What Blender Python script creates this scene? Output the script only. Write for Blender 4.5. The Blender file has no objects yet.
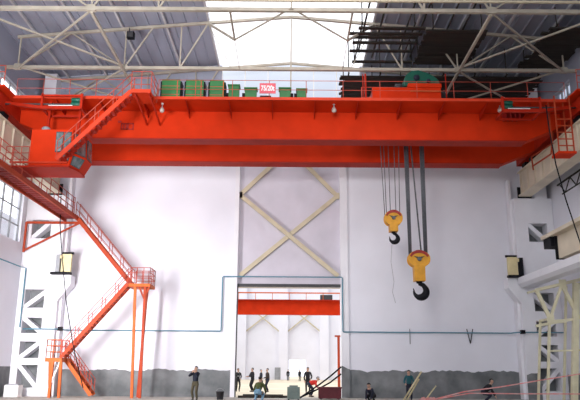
import bpy, bmesh, math, random
from mathutils import Vector, Matrix
random.seed(7)
S = bpy.context.scene
COL = S.collection
V = Vector
PI = math.pi

# ------------------------------------------------------------------ camera
F, HZ, ROLL, CZ = 668.0, 170.0, math.radians(0.4), 1.65
TH = math.atan(HZ / F)
cd = bpy.data.cameras.new('camera')
cam = bpy.data.objects.new('camera', cd)
COL.objects.link(cam)
cd.sensor_width = 36.0
cd.lens = F * 36.0 / 580.0
cd.clip_end = 600
cam.matrix_world = Matrix.Translation((0, 0, CZ)) @ Matrix.Rotation(PI / 2 + TH, 4, 'X') @ Matrix.Rotation(ROLL, 4, 'Z')
S.camera = cam


def at(px, py, X=None, Y=None, Z=None):
    """A measured point of the photograph on the plane X=, Y= or Z= of the place."""
    u, v = px - 290.0, py - 200.0
    c, s = math.cos(ROLL), math.sin(ROLL)
    u, v = u * c + v * s, -u * s + v * c
    r = V((u / F, math.cos(TH) + v / F * math.sin(TH), math.sin(TH) - v / F * math.cos(TH)))
    t = X / r.x if X is not None else Y / r.y if Y is not None else (Z - CZ) / r.z
    return V((0, 0, CZ)) + r * t


# ------------------------------------------------------------------ materials
def mat(name, c, rough=0.6, metal=0.0, var=0.12, scale=3.0, c2=None, bump=0.0, stretch=None, spec=0.4):
    m = bpy.data.materials.new(name)
    m.use_nodes = True
    nt = m.node_tree
    b = nt.nodes['Principled BSDF']
    b.inputs['Roughness'].default_value = rough
    b.inputs['Metallic'].default_value = metal
    b.inputs['Specular IOR Level'].default_value = spec
    tc = nt.nodes.new('ShaderNodeTexCoord')
    mp = nt.nodes.new('ShaderNodeMapping')
    if stretch:
        mp.inputs['Scale'].default_value = stretch
    nz = nt.nodes.new('ShaderNodeTexNoise')
    nz.inputs['Scale'].default_value = scale
    nz.inputs['Detail'].default_value = 5
    rp = nt.nodes.new('ShaderNodeValToRGB')
    d = c2 or tuple(x * (1 - var) for x in c)
    l = c if c2 else tuple(min(1, x * (1 + var * .4)) for x in c)
    rp.color_ramp.elements[0].position = .3
    rp.color_ramp.elements[1].position = .7
    rp.color_ramp.elements[0].color = (*d, 1)
    rp.color_ramp.elements[1].color = (*l, 1)
    nt.links.new(tc.outputs['Object'], mp.inputs['Vector'])
    nt.links.new(mp.outputs['Vector'], nz.inputs['Vector'])
    nt.links.new(nz.outputs['Fac'], rp.inputs['Fac'])
    nt.links.new(rp.outputs['Color'], b.inputs['Base Color'])
    if bump:
        bp = nt.nodes.new('ShaderNodeBump')
        bp.inputs['Strength'].default_value = bump
        nt.links.new(nz.outputs['Fac'], bp.inputs['Height'])
        nt.links.new(bp.outputs['Normal'], b.inputs['Normal'])
    return m


def simple_node_mat(name, build):
    m = bpy.data.materials.new(name)
    m.use_nodes = True
    nt = m.node_tree
    nt.nodes.clear()
    out = nt.nodes.new('ShaderNodeOutputMaterial')
    nt.links.new(build(nt), out.inputs['Surface'])
    return m


def glass_build(nt):
    t = nt.nodes.new('ShaderNodeBsdfTransparent')
    t.inputs['Color'].default_value = (.985, .99, 1, 1)
    g = nt.nodes.new('ShaderNodeBsdfGlossy')
    g.inputs['Roughness'].default_value = .08
    mx = nt.nodes.new('ShaderNodeMixShader')
    mx.inputs['Fac'].default_value = .04
    nt.links.new(t.outputs[0], mx.inputs[1])
    nt.links.new(g.outputs[0], mx.inputs[2])
    return mx.outputs[0]


def skylight_build(nt):
    t = nt.nodes.new('ShaderNodeBsdfTranslucent')
    nz = nt.nodes.new('ShaderNodeTexNoise')
    nz.inputs['Scale'].default_value = .5
    rp = nt.nodes.new('ShaderNodeValToRGB')
    rp.color_ramp.elements[0].color = (.86, .84, .84, 1)
    rp.color_ramp.elements[1].color = (.97, .97, .97, 1)
    nt.links.new(nz.outputs['Fac'], rp.inputs['Fac'])
    nt.links.new(rp.outputs[0], t.inputs['Color'])
    tr = nt.nodes.new('ShaderNodeBsdfTransparent')
    tr.inputs['Color'].default_value = (.97, .97, 1, 1)
    mx = nt.nodes.new('ShaderNodeMixShader')
    mx.inputs['Fac'].default_value = .45
    nt.links.new(t.outputs[0], mx.inputs[1])
    nt.links.new(tr.outputs[0], mx.inputs[2])
    return mx.outputs[0]


M = {}
M['wall'] = mat('white_wall_paint', (.77, .775, .84), .8, var=.06, scale=.35)
M['recess'] = mat('lilac_grey_wall', (.62, .59, .66), .85, var=.10, scale=.6)  # recessed bay, darker and more lilac than the wall
M['concrete_white'] = mat('white_column_paint', (.80, .80, .84), .75, var=.06, scale=.8)
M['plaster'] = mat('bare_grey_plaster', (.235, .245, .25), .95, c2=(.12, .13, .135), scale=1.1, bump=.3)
M['floor'] = mat('dusty_concrete_floor', (.46, .43, .38), .9, c2=(.33, .31, .28), scale=.5)
M['floor_tan'] = mat('pale_tan_floor', (.62, .54, .41), .9, c2=(.46, .40, .31), scale=.25)
M['crane'] = mat('crane_red_paint', (.56, .031, .005), .65, var=.16, scale=.9, spec=.08)
M['crane_dark'] = mat('crane_red_paint_dark', (.38, .017, .004), .6, var=.15, scale=2, spec=.15)  # darker tone of the crane red
M['stair'] = mat('stair_orange_red_paint', (.40, .055, .02), .6, var=.2, scale=2, spec=.15)
M['stair_light'] = mat('stair_orange_paint', (.58, .125, .03), .6, var=.15, scale=2, spec=.15)
M['kick'] = mat('crane_edge_paint', (.56, .045, .015), .5, var=.12, spec=.2)
M['rail_pink'] = mat('handrail_red_paint', (.48, .085, .055), .6, var=.15, scale=3, spec=.15)
M['truss'] = mat('pale_beige_truss_paint', (.43, .385, .31), .6, var=.2, scale=1.5)
M['cream'] = mat('cream_steel_paint', (.58, .51, .36), .6, var=.14, scale=1.5)
M['runway'] = mat('pale_beige_girder_paint', (.66, .58, .45), .65, var=.16, scale=.8)
M['trestle'] = mat('pale_yellow_steel_paint', (.68, .64, .44), .6, var=.15, scale=2)
M['roof'] = mat('grey_roof_sheet', (.34, .36, .44), .55, var=.12, scale=1.2, stretch=(1, .08, 1))
M['purlin'] = mat('grey_purlin_paint', (.56, .56, .58), .6, var=.1)
M['green'] = mat('green_cabinet_paint', (.028, .16, .045), .5, var=.15, scale=2)
M['teal'] = mat('green_gearbox_paint', (.006, .095, .06), .45, var=.2, scale=2)
M['black'] = mat('black_steel', (.008, .008, .011), .6, var=.2, spec=.15)
M['dark'] = mat('dark_grey_steel', (.05, .05, .055), .6, var=.2)
M['grey'] = mat('mid_grey_steel', (.30, .31, .33), .5, var=.15)
M['rope'] = mat('grey_wire_rope', (.12, .125, .14), .5, metal=.3, var=.3, scale=14)
M['yellow'] = mat('hook_block_yellow_paint', (.66, .31, .02), .5, var=.18, scale=3)
M['yellow_box'] = mat('pale_yellow_box_paint', (.74, .64, .36), .6, var=.14, scale=2)
M['pipe'] = mat('teal_blue_pipe_paint', (.08, .24, .32), .5, var=.12)
M['wood_dark'] = mat('dark_weathered_plank', (.035, .028, .022), .9, c2=(.016, .014, .012), scale=1.5, stretch=(.3, 4, 4))
M['bamboo'] = mat('pale_bamboo', (.66, .58, .34), .7, var=.2, scale=4)
M['sign'] = mat('faded_red_sign_paint', (.62, .10, .13), .6, var=.15, scale=5)
M['sign_white'] = mat('white_sign_lettering', (.88, .80, .80), .6, var=.05)
M['stencil'] = mat('dark_red_stencil_paint', (.33, .015, .012), .6, var=.1)
M['tape'] = mat('red_tape_plastic', (.72, .16, .15), .6, c2=(.66, .42, .40), scale=3.5)
M['white'] = mat('white_enamel', (.82, .82, .80), .4, var=.05)
M['lamp'] = mat('dull_cream_lamp_enamel', (.42, .36, .32), .5, var=.1)
M['rim'] = mat('hook_rim_red_paint', (.30, .02, .015), .5, var=.2)
M['maroon'] = mat('maroon_steel_paint', (.11, .015, .022), .6, var=.2)
M['maroon_deck'] = mat('dark_red_deck_paint', (.20, .014, .010), .7, var=.2)
M['box_green'] = mat('grey_green_box_paint', (.17, .22, .20), .6, var=.2)
M['skin'] = mat('skin', (.50, .30, .21), .6, var=.08)
M['hair'] = mat('black_hair', (.012, .010, .010), .6, var=.2)
M['navy'] = mat('dark_navy_cloth', (.018, .022, .04), .9, var=.2)
M['blackcloth'] = mat('black_cloth', (.014, .014, .018), .9, var=.2)
M['browncloth'] = mat('dark_brown_cloth', (.05, .035, .032), .9, var=.2)
M['olive'] = mat('olive_trouser_cloth', (.10, .085, .05), .9, var=.2)
M['greencloth'] = mat('moss_green_cloth', (.09, .11, .035), .9, var=.25)
M['denim'] = mat('light_blue_denim', (.26, .45, .60), .9, var=.2)
M['redcloth'] = mat('bright_red_cloth', (.62, .03, .02), .9, var=.15)
M['tealcloth'] = mat('dark_teal_cloth', (.02, .10, .12), .9, var=.2)
M['shoe'] = mat('dark_leather', (.03, .025, .022), .6, var=.2)
M['glass'] = simple_node_mat('clear_window_glass', glass_build)
M['skylight'] = simple_node_mat('milky_skylight_sheet', skylight_build)
M['cabglass'] = mat('cab_window_glass', (.22, .25, .25), .12, c2=(.03, .055, .06), scale=2.2, spec=.8)


# ------------------------------------------------------------------ mesh builder
class MB:
    def __init__(s):
        s.bm = bmesh.new()

    def hexa(s, pts):
        v = [s.bm.verts.new(p) for p in pts]
        for f in ((0, 3, 2, 1), (4, 5, 6, 7), (0, 1, 5, 4), (1, 2, 6, 5), (2, 3, 7, 6), (3, 0, 4, 7)):
            s.bm.faces.new([v[i] for i in f])
        return s

    def box(s, x0, x1, y0, y1, z0, z1):
        return s.hexa([(x0, y0, z0), (x1, y0, z0), (x1, y1, z0), (x0, y1, z0), (x0, y0, z1), (x1, y0, z1), (x1, y1, z1), (x0, y1, z1)])

    def bar(s, p, q, w=.1, h=None, up=(0, 0, 1)):
        h = h or w
        p, q = V(p), V(q)
        d = (q - p).normalized()
        u = V(up)
        if abs(d.dot(u)) > .98:
            u = V((0, 1, 0))
        a = d.cross(u).normalized() * w / 2
        b = a.cross(d).normalized() * h / 2
        return s.hexa([p - a - b, p + a - b, q + a - b, q - a - b, p - a + b, p + a + b, q + a + b, q - a + b])

    def ring(s, c, a, b, r, n, r2=None):
        return [s.bm.verts.new(c + a * (r * math.cos(2 * PI * i / n)) + b * ((r2 or r) * math.sin(2 * PI * i / n))) for i in range(n)]

    def sweep(s, pts, r, n=8, cap=True):
        pts = [V(p) for p in pts]
        rr = r if isinstance(r, (list, tuple)) else [r] * len(pts)
        prev = None
        u = None
        for i, p in enumerate(pts):
            d = (pts[min(i + 1, len(pts) - 1)] - pts[max(i - 1, 0)]).normalized()
            if u is None:
                u = V((0, 0, 1)) if abs(d.z) < .9 else V((0, 1, 0))
            a = d.cross(u)
            if a.length < 1e-4:
                a = d.cross(V((1, 0, 0)))
            a.normalize()
            b = a.cross(d).normalized()
            u = b
            ring = s.ring(p, a, b, rr[i], n)
            if prev:
                for k in range(n):
                    f = s.bm.faces.new((prev[k], prev[(k + 1) % n], ring[(k + 1) % n], ring[k]))
                    f.smooth = True
            elif cap:
                s.bm.faces.new(ring)
            prev = ring
        if cap:
            s.bm.faces.new(list(reversed(prev)))
        return s

    def tube(s, p, q, r, n=8):
        return s.sweep([p, q], r, n)

    def prism(s, poly, off):
        off = V(off)
        a = [s.bm.verts.new(V(p)) for p in poly]
        b = [s.bm.verts.new(V(p) + off) for p in poly]
        s.bm.faces.new(list(reversed(a)))
        s.bm.faces.new(b)
        n = len(a)
        for i in range(n):
            s.bm.faces.new((a[i], a[(i + 1) % n], b[(i + 1) % n], b[i]))
        return s

    def lathe(s, c, prof, n=16, axis='Z'):
        c = V(c)
        ax = {'Z': (V((1, 0, 0)), V((0, 1, 0)), V((0, 0, 1))), 'Y': (V((1, 0, 0)), V((0, 0, 1)), V((0, 1, 0))), 'X': (V((0, 1, 0)), V((0, 0, 1)), V((1, 0, 0)))}[axis]
        prev = None
        for r, h in prof:
            ring = s.ring(c + ax[2] * h, ax[0], ax[1], max(r, .002), n)
            if prev:
                for k in range(n):
                    f = s.bm.faces.new((prev[k], prev[(k + 1) % n], ring[(k + 1) % n], ring[k]))
                    f.smooth = True
            else:
                s.bm.faces.new(list(reversed(ring)))
            prev = ring
        s.bm.faces.new(prev)
        return s

    def ball(s, c, rx, ry=None, rz=None, n=12):
        ry = ry or rx
        rz = rz or rx
        r = bmesh.ops.create_uvsphere(s.bm, u_segments=n, v_segments=max(6, n * 2 // 3), radius=1.0)
        for v in r['verts']:
            v.co = V((v.co.x * rx + c[0], v.co.y * ry + c[1], v.co.z * rz + c[2]))
            for f in v.link_faces:
                f.smooth = True
        return s

    def build(s, name, m, parent=None, bevel=0.0):
        if bevel:
            bmesh.ops.bevel(s.bm, geom=[e for e in s.bm.edges], offset=bevel, segments=2, affect='EDGES', profile=.6)
        bmesh.ops.recalc_face_normals(s.bm, faces=s.bm.faces)
        me = bpy.data.meshes.new(name)
        if parent is not None:
            t = ROOT_LOC.get(parent.name)
            if t is not None:
                bmesh.ops.translate(s.bm, verts=s.bm.verts, vec=-t)
        s.bm.to_mesh(me)
        s.bm.free()
        o = bpy.data.objects.new(name, me)
        COL.objects.link(o)
        me.materials.append(m)
        if parent is not None:
            o.parent = parent
            ROOT_LOC[o.name] = ROOT_LOC.get(parent.name, V((0, 0, 0)))
        return o


ROOT_LOC = {}


def empty(name, loc, label, cat, group=None):
    o = bpy.data.objects.new(name, None)
    COL.objects.link(o)
    o.empty_display_size = .2
    o.location = loc
    ROOT_LOC[o.name] = V(loc)
    tag(o, label, cat, group)
    return o


def tag(o, label, cat, group=None, kind=None):
    o['label'] = label
    o['category'] = cat
    if group:
        o['group'] = group
    if kind:
        o['kind'] = kind
    return o


def struct(name, mb, m, label, cat='building', parent=None):
    o = mb.build(name, m, parent)
    if parent is None:
        tag(o, label, cat, kind='structure')
    return o


def copy_tree(o, parent=None):
    c = o.copy()
    COL.objects.link(c)
    if parent is not None:
        c.parent = parent
    for ch in list(o.children):
        copy_tree(ch, c)
    return c


ORD = ['first', 'second', 'third', 'fourth', 'fifth', 'sixth', 'seventh', 'eighth', 'ninth']


def lerp(a, b, t):
    return V(a) + (V(b) - V(a)) * t


def roof_z(x):
    return 22.78 - .0885 * abs(x)


WY = 43.0      # face of the end wall
WX = 17.0      # inner face of the side walls
FY = 121.0     # far wall of the next hall
DX0, DX1, DH = -3.40, 3.34, 6.86

# ================================================================== setting
struct('floor', MB().box(-40, 40, -30, WY + .6, -.3, 0), M['floor'], 'dusty grey concrete floor of the crane hall', 'floor')
struct('floor_far', MB().box(-40, 40, WY + .6, FY + 60, -.3, 0), M['floor_tan'], 'pale tan floor of the hall beyond the doorway', 'floor')

w = MB()
for sx, xi in ((-1, -DX0), (1, DX1)):
    pl = [(sx * xi, 0), (sx * 17.4, 0), (sx * 17.4, 21.2), (sx * 4.8, 22.3), (sx * 4.8, 18.8), (sx * xi, 18.8)]
    w.prism([(x, WY, z) for x, z in pl], (0, .6, 0))
struct('wall_back', w, M['wall'], 'tall white end wall of the hall around the doorway', 'wall')
struct('wall_back_recess', MB().box(DX0, DX1, WY + .28, WY + .6, DH, 18.8), M['recess'], 'lilac grey recessed wall bay above the doorway', 'wall')
struct('trim_1', MB().box(3.30, 3.78, WY - .12, WY + .7, 0, 18.8), M['concrete_white'], 'pale pilaster on the right of the doorway', 'pillar')
struct('trim_2', MB().box(-3.64, -3.36, WY - .10, WY + .7, 0, 18.8), M['concrete_white'], 'pale pilaster on the left of the doorway', 'pillar')
struct('door_1', MB().box(DX0 - .02, DX0 + .10, WY + .02, WY + .3, 0, DH).box(DX0, DX1, WY + .05, WY + .27, DH - .02, DH + .16), M['dark'], 'dark strip along the left and top edges of the tall doorway', 'doorway')  # dark strip at the left side and the lintel

# ragged bare plaster along the foot of the end wall
rg = random.Random(3)


def ragged(x0, x1, h0, h1, y, step=.22):
    mb = MB()
    n = max(2, int((x1 - x0) / step))
    top = []
    for i in range(n + 1):
        x = x0 + (x1 - x0) * i / n
        h = h0 + (h1 - h0) * i / n + .05 * math.sin(x * 2.1) + rg.uniform(-.05, .06)
        top.append((x, y, h))
    fr = [mb.bm.verts.new(V(p)) for p in top]
    lo = [mb.bm.verts.new(V((p[0], y, 0))) for p in top]
    bk = [mb.bm.verts.new(V(p) + V((0, .05, 0))) for p in top]
    for i in range(n):
        mb.bm.faces.new((lo[i], lo[i + 1], fr[i + 1], fr[i]))
        mb.bm.faces.new((fr[i], fr[i + 1], bk[i + 1], bk[i]))
    return mb


struct('baseboard_back', ragged(-14.6, -3.64, 1.55, 1.62, WY - .03), M['plaster'], 'ragged band of bare grey plaster left of the doorway', 'plaster band')
struct('baseboard_back_right', ragged(3.78, 14.5, 1.60, 1.66, WY - .03), M['plaster'], 'ragged band of bare grey plaster right of the doorway', 'plaster band')
struct('baseboard_pilaster', ragged(3.28, 3.80, 1.9, 1.62, WY - .15, .1), M['plaster'], 'bare grey plaster at the foot of the right door pilaster', 'plaster band')
struct('baseboard_left', MB().box(-WX, -WX + .03, 24, 43, 0, 1.75), M['plaster'], 'bare grey plaster along the foot of the left wall', 'plaster band')
struct('baseboard_right', MB().box(WX - .03, WX, 24, 43, 0, 1.5), M['plaster'], 'bare grey plaster along the foot of the right wall', 'plaster band')

# side walls with window bands
wl = MB()
XL0, XL1 = -17.4, -WX
LW = (9.3, 12.5, 10.2, 41.4)     # lower left window band  z0 z1 y0 y1
UW = (14.9, 18.6, 10.6, 41.8)    # upper left window band
wl.box(XL0, XL1, 6, 43.5, 0, LW[0]).box(XL0, XL1, 6, 43.5, LW[1], UW[0])
for z0, z1, y0, y1 in (LW, UW):
    wl.box(XL0, XL1, 6, y0, z0, z1).box(XL0, XL1, y1, 43.5, z0, z1)
struct('wall_left', wl, M['wall'], 'white left side wall with two bands of windows', 'wall')
wr = MB()
RW = (16.7, 19.0, 37.7, 40.2)
wr.box(WX, 17.4, 6, 43.5, 0, 14.4)
MBU = MB().box(WX, 17.4, 6, 43.5, 14.4, RW[0]).box(WX, 17.4, 6, 43.5, RW[1], 21.4).box(WX, 17.4, 6, RW[2], RW[0], RW[1]).box(WX, 17.4, RW[3], 43.5, RW[0], RW[1])
struct('wall_right_upper', MBU, M['roof'], 'upper right side wall with shade put into its grey colour', 'wall')  # grey puts the shade of the high wall into its colour
struct('wall_left_upper', MB().box(XL0, XL1, 6, 43.5, UW[1], 21.4), M['roof'], 'upper left side wall under the roof, coloured grey to darken it', 'wall')  # grey colour added here to darken the wall
struct('wall_right', wr, M['wall'], 'pale right side wall with one high window', 'wall')


def side_window(name, x, z0, z1, y0, y1, ny, nz, label):
    fr = MB()
    for i in range(ny + 1):
        y = y0 + (y1 - y0) * i / ny
        fr.box(x - .05, x + .05, max(y0, y - .04), min(y1, y + .04), z0, z1)
    for i in range(nz + 1):
        z = z0 + (z1 - z0) * i / nz
        fr.box(x - .04, x + .04, y0, y1, max(z0, z - .03), min(z1, z + .03))
    o = struct(name, fr, M['grey'], label, 'window')
    p = MB().box(x - .01, x + .01, y0, y1, z0, z1).build('window_pane', M['glass'], o)
    return o


side_window('window_1', -17.2, *LW, 24, 3, 'sunlit window band low on the left wall behind the catwalk')
side_window('window_2', -17.2, *UW, 24, 3, 'sunlit window band high on the left wall above the crane end')
side_window('window_3', 17.2, *RW, 3, 3, 'bright small window high on the right wall')
g = MB()
for i in range(7):
    x = -4.8 + 9.6 * i / 6
    g.box(x - .03, x + .03, WY + .2, WY + .28, 18.8, roof_z(x) - .12)
g.box(-4.8, 4.8, WY + .2, WY + .28, 18.8, 18.9)
gw = struct('window_4', g, M['white'], 'bright gable window above the crane under the skylight', 'window')
MB().prism([(-4.8, WY + .3, 18.8), (4.8, WY + .3, 18.8), (4.8, WY + .3, 22.3), (0, WY + .3, 22.7), (-4.8, WY + .3, 22.3)], (0, .02, 0)).build('window_pane', M['glass'], gw)

for sx, nm in ((-1, 'left'), (1, 'right')):  # gable shade is put into the colour of these grey sheets
    gb_ = MB()
    x = 4.8
    while x < 16.9:
        x1 = min(x + .6, 16.95)
        gb_.prism([(sx * a_, WY - (.05 if a_ == x else .02), z_) for a_, z_ in ((x, 17.6), (x1, 17.6), (x1, roof_z(x1) - .1), (x, roof_z(x) - .1))], (0, .03, 0))
        x = x1
    struct('wall_gable_' + nm, gb_, M['roof'], 'grey %s half of the gable behind the crane, its grey standing in for shade' % nm, 'wall')

# roof sheets (folded) and the skylight strip
SKX = 5.0
rf = MB()
for sx in (-1, 1):
    x = SKX
    while x < 17.4:
        x1 = min(x + .75, 17.4)
        xm = x1 - .12
        a = (sx * x, roof_z(x)); b = (sx * xm, roof_z(xm)); c = (sx * (xm + .04), roof_z(xm) - .09); d = (sx * x1, roof_z(x1) - .05)
        for (p, q) in ((a, b), (b, c), (c, d)):
            rf.bm.faces.new([rf.bm.verts.new(V(t)) for t in ((p[0], 6, p[1]), (q[0], 6, q[1]), (q[0], 43.6, q[1]), (p[0], 43.6, p[1]))])
        x = x1
    rf.prism([(sx * SKX, 6, roof_z(SKX) + .02), (sx * 17.4, 6, roof_z(17.4) + .02), (sx * 17.4, 6, roof_z(17.4) + .10), (sx * SKX, 6, roof_z(SKX) + .10)], (0, 37.6, 0))
struct('ceiling', rf, M['roof'], 'grey folded metal roof sheets on both sides of the skylight', 'roof')
sk = MB()
sk.prism([(-SKX, 6, roof_z(SKX)), (0, 6, roof_z(0)), (SKX, 6, roof_z(SKX)), (SKX, 6, roof_z(SKX) + .03), (0, 6, roof_z(0) + .03), (-SKX, 6, roof_z(SKX) + .03)], (0, 37.6, 0))
struct('window_5', sk, M['skylight'], 'milky skylight strip along the ridge of the roof', 'skylight')

# purlins along the hall
k = 0
for sx, side in ((-1, 'left'), (1, 'right')):
    for i, x in enumerate((5.0, 7.6, 10.2, 12.8, 15.4)):
        z = roof_z(x) - .17
        o = MB().box(sx * x - .06, sx * x + .06, 6.2, 42.95, z - .10, z + .07).build('roof_purlin', M['purlin'])
        tag(o, '%s grey roof purlin %s of the skylight, counted outwards' % (ORD[i], side), 'purlin', 'roof purlins')

# end columns: two legs, webs and diagonal struts
for sx, nm in ((-1, 'left'), (1, 'right')):
    c = MB()
    Y0, Y1 = 42.0, 42.97

    def cb(x0, x1, z0, z1, ya=Y0, yb=Y1):
        c.box(min(sx * x0, sx * x1), max(sx * x0, sx * x1), ya, yb, z0, z1)
    cb(14.5, 15.32, 0, 12.55)
    cb(16.55, 16.98, 0, 12.55)
    ops = [(0.5, 1.85), (2.25, 3.25), (3.75, 4.7), (5.3, 6.45), (9.7, 10.9)]
    zz = 0
    for z0, z1 in ops + [(12.55, 12.55)]:
        cb(15.32, 16.55, zz, z0)
        zz = z1
    for i, (z0, z1) in enumerate(ops):
        a, b = ((15.32, z1), (16.55, z0)) if i % 2 == 1 or i == 4 else ((15.32, z0), (16.55, z1))
        if i == 3:
            a, b = (15.32, z1 - .15), (16.55, z0 + .05)
        c.bar((sx * a[0], 42.45, a[1]), (sx * b[0], 42.45, b[1]), .7, .26, up=(0, 0, 1))
    cb(15.9, 16.7, 12.55, 21.1)
    # corbel
    c.prism([(sx * 14.5, Y0 - .05, 5.75), (sx * 13.75, Y0 - .05, 6.75), (sx * 13.75, Y0 - .05, 7.35), (sx * 14.5, Y0 - .05, 7.35)], (0, .9, 0))
    # slim flange on the inner edge
    cb(14.34, 14.5, 0, 13.9, 42.4, 42.97)
    struct('column_' + nm, c, M['concrete_white'], 'white latticed concrete column at the %s end of the end wall' % nm, 'column')
    # dark sheet standing in for the shade inside the openings
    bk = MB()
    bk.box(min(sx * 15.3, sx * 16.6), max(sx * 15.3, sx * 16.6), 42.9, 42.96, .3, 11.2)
    struct('trim_column_back_' + nm, bk, M['plaster'], 'dark grey sheet standing in for shade behind the openings of the %s column' % nm, 'wall')
    ba = ragged(14.48 * sx if sx > 0 else -15.34, 15.34 if sx > 0 else -14.48, 1.5, 1.55, Y0 - .02)
    if sx > 0:
        struct('baseboard_column', ba, M['plaster'], 'bare grey plaster at the foot of the right column', 'plaster band')

struct('trim_ledge', MB().prism([(14.55, 30, 6.75), (14.35, 30, 6.95), (14.35, 30, 7.35), (15.2, 30, 7.35), (15.2, 30, 6.75)], (0, 11.9, 0)), M['concrete_white'], 'white concrete ledge beam along the right side', 'beam')

# ------------------------------------------------------------------ far hall
fw = MB()
fw.box(-22, 0.0, FY, FY + .6, 0, 24).box(3.0, 22, FY, FY + .6, 0, 24).box(0, 3.0, FY, FY + .6, 3.4, 24)
for x in (-8.4, -1.0, 6.2):
    fw.box(x - .8, x + .8, FY - .7, FY, 0, 24)
struct('wall_far', fw, M['wall'], 'white far wall of the next hall seen through the doorway', 'wall')
struct('wall_far_left', MB().box(-20, -19.6, WY + .6, FY, 0, 12), M['wall'], 'white left wall of the next hall', 'wall')
struct('wall_far_right', MB().box(19.6, 20, WY + .6, FY, 0, 12), M['wall'], 'white right wall of the next hall', 'wall')
struct('door_2', MB().box(-2.4, -1.5, FY - .78, FY - .72, 0, 2.0).box(-2.45, -1.45, FY - .75, FY - .70, 0, 2.06), M['grey'], 'grey door at the foot of the far wall', 'door')
for (x0, x1, i) in ((-8.0, -1.4, 0), (-.6, 5.9, 1)):
    for (a, b, j) in (((x0, 8.0), (x1, 13.2), 0), ((x1, 8.0), (x0, 13.2), 1)):
        o = MB().bar((a[0], FY - .3 - .2 * j, a[1]), (b[0], FY - .3 - .2 * j, b[1]), .16, .22).build('wall_brace', M['cream'])
        tag(o, 'cream brace on the far wall, %s bay, rising to the %s' % (('left', 'right')[i], ('right', 'left')[j]), 'brace', 'cross braces on the far wall')
# crane of the next hall
b2 = empty('bridge_crane', (0, 100, 9.6), 'red bridge crane spanning the next hall, seen through the doorway', 'crane')
z0, z1 = at(290, 314.5, Y=100).z, at(290, 300, Y=100).z
MB().box(-15, 15, 100, 101.2, z0, z1).build('girder', M['crane'], b2)
MB().box(-15, 15, 99.3, 100, z1 - .12, z1).build('walkway', M['crane_dark'], b2)
zr = at(290, 292.6, Y=99.4).z
h = MB().box(-15, 15, 99.35, 99.43, zr - .14, zr + .04)
for i in range(13):
    x = -15 + 30 * i / 12
    h.box(x - .04, x + .04, 99.35, 99.43, z1, zr)
h.build('handrail', M['stair_light'], b2)
MB().box(4.6, 6.4, 99.6, 100.4, z1, z1 + .75).build('drive_unit', M['dark'], b2)
zt = at(290, 287.8, Y=104).z
tr = empty('roof_truss', (0, 104, 15), 'thin pale roof truss of the next hall above its red crane', 'truss')
MB().box(-18, 18, 103.9, 104.1, zt - .1, zt + .12).build('bottom_chord', M['truss'], tr)
d = MB()
for i in range(8):
    x = -16 + 4 * i
    d.bar((x, 104, zt), (x + 2, 104, zt + 2.4), .12).bar((x + 2, 104, zt + 2.4), (x + 4, 104, zt), .12)
d.build('diagonal', M['truss'], tr)
MB().box(-18, 18, 103.9, 104.1, zt + 2.3, zt + 2.5).build('top_chord', M['truss'], tr)
p0 = at(338.5, 337, Y=58)
o = empty('red_post', (p0.x, 58, 0), 'slim red steel post with a short arm beyond the right door edge', 'post')
MB().box(p0.x - .10, p0.x + .10, 57.9, 58.1, 0, p0.z).build('post', M['stair'], o)
MB().box(p0.x - .32, p0.x + .24, 57.85, 58.15, p0.z, p0.z + .14).build('arm', M['stair'], o)

# ------------------------------------------------------------------ cross braces above the doorway
YB = WY - .02
nodes = {k: at(*p, Y=YB) for k, p in dict(ul=(240, 195), ur=(337, 196), ll=(240, 275), lr=(338, 276)).items()}
apexl = V((-.7, YB, nodes['ul'].z + 2.6)); apexr = V((.6, YB, nodes['ul'].z + 2.6))
for a, b, lab, dy in ((nodes['ul'], nodes['lr'], 'lower cream brace falling from left to right above the doorway', 0), (nodes['ur'], nodes['ll'], 'lower cream brace falling from right to left above the doorway', .12),
                      (nodes['ul'], apexl, 'short upper cream brace rising from the left pilaster behind the crane girder', 0), (nodes['ur'], apexr, 'short upper cream brace rising from the right pilaster behind the crane girder', 0)):
    t = empty('wall_brace', (a.x, a.y + dy, a.z), lab, 'brace', 'cross braces above the doorway')
    off = V((0, dy, 0))
    MB().bar(a + off, b + off, .10, .27).build('brace_bar', M['cream'], t)
    MB().box(a.x - .16, a.x + .16, YB + dy - .07, YB + dy - .05, a.z - .2, a.z + .2).build('gusset_plate', M['cream'], t)

# ================================================================== blue pipework
pp = MB()
yp = WY - .12
R = .038
zl, zh = at(200, 331, Y=yp).z, at(290, 277, Y=yp).z
xl, xr = at(222, 300, Y=yp).x, at(342.5, 300, Y=yp).x
pp.sweep([(-16.4, 41.85, zl), (-14.2, 41.85, zl), (-14.1, yp, zl), (xl - .05, yp, zl), (xl, yp, zl + .05), (xl, yp, zh - .05), (xl + .05, yp, zh), (xr - .05, yp - .06, zh), (xr, yp - .06, zh - .05), (xr, yp - .06, zl + .05), (xr + .05, yp - .06, zl), (14.0, yp, zl), (14.1, 41.85, zl), (16.9, 41.85, zl)], R, 8)
o = tag(pp.build('water_pipe', M['pipe']), 'thin teal water pipe along the end wall, stepping up over the doorway', 'pipe')
a = at(0, 257.5, X=-16.85)
zc = at(33, 270, X=-16.6).z
pp = MB().sweep([(-16.85, 28, zc), (-16.85, 41.6, zc), (-16.6, 41.85, zc - .05), (-16.6, 41.85, zl + .1)], .038, 8)
tag(pp.build('water_pipe', M['pipe']), 'teal pipe along the left wall, dropping beside the left column', 'pipe')
for x, lab in ((at(60, 329, Y=41.8).x, 'left'), (at(523, 333, Y=41.8).x, 'right')):
    o = MB().box(x - .13, x + .13, 41.7, 41.99, zl - .10, zl + .14).build('junction_box', M['black'], None, .02)
    tag(o, 'small black junction box on the %s column at the pipe' % lab, 'box')
sc = at(470, 337, Y=WY - .08)
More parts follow.
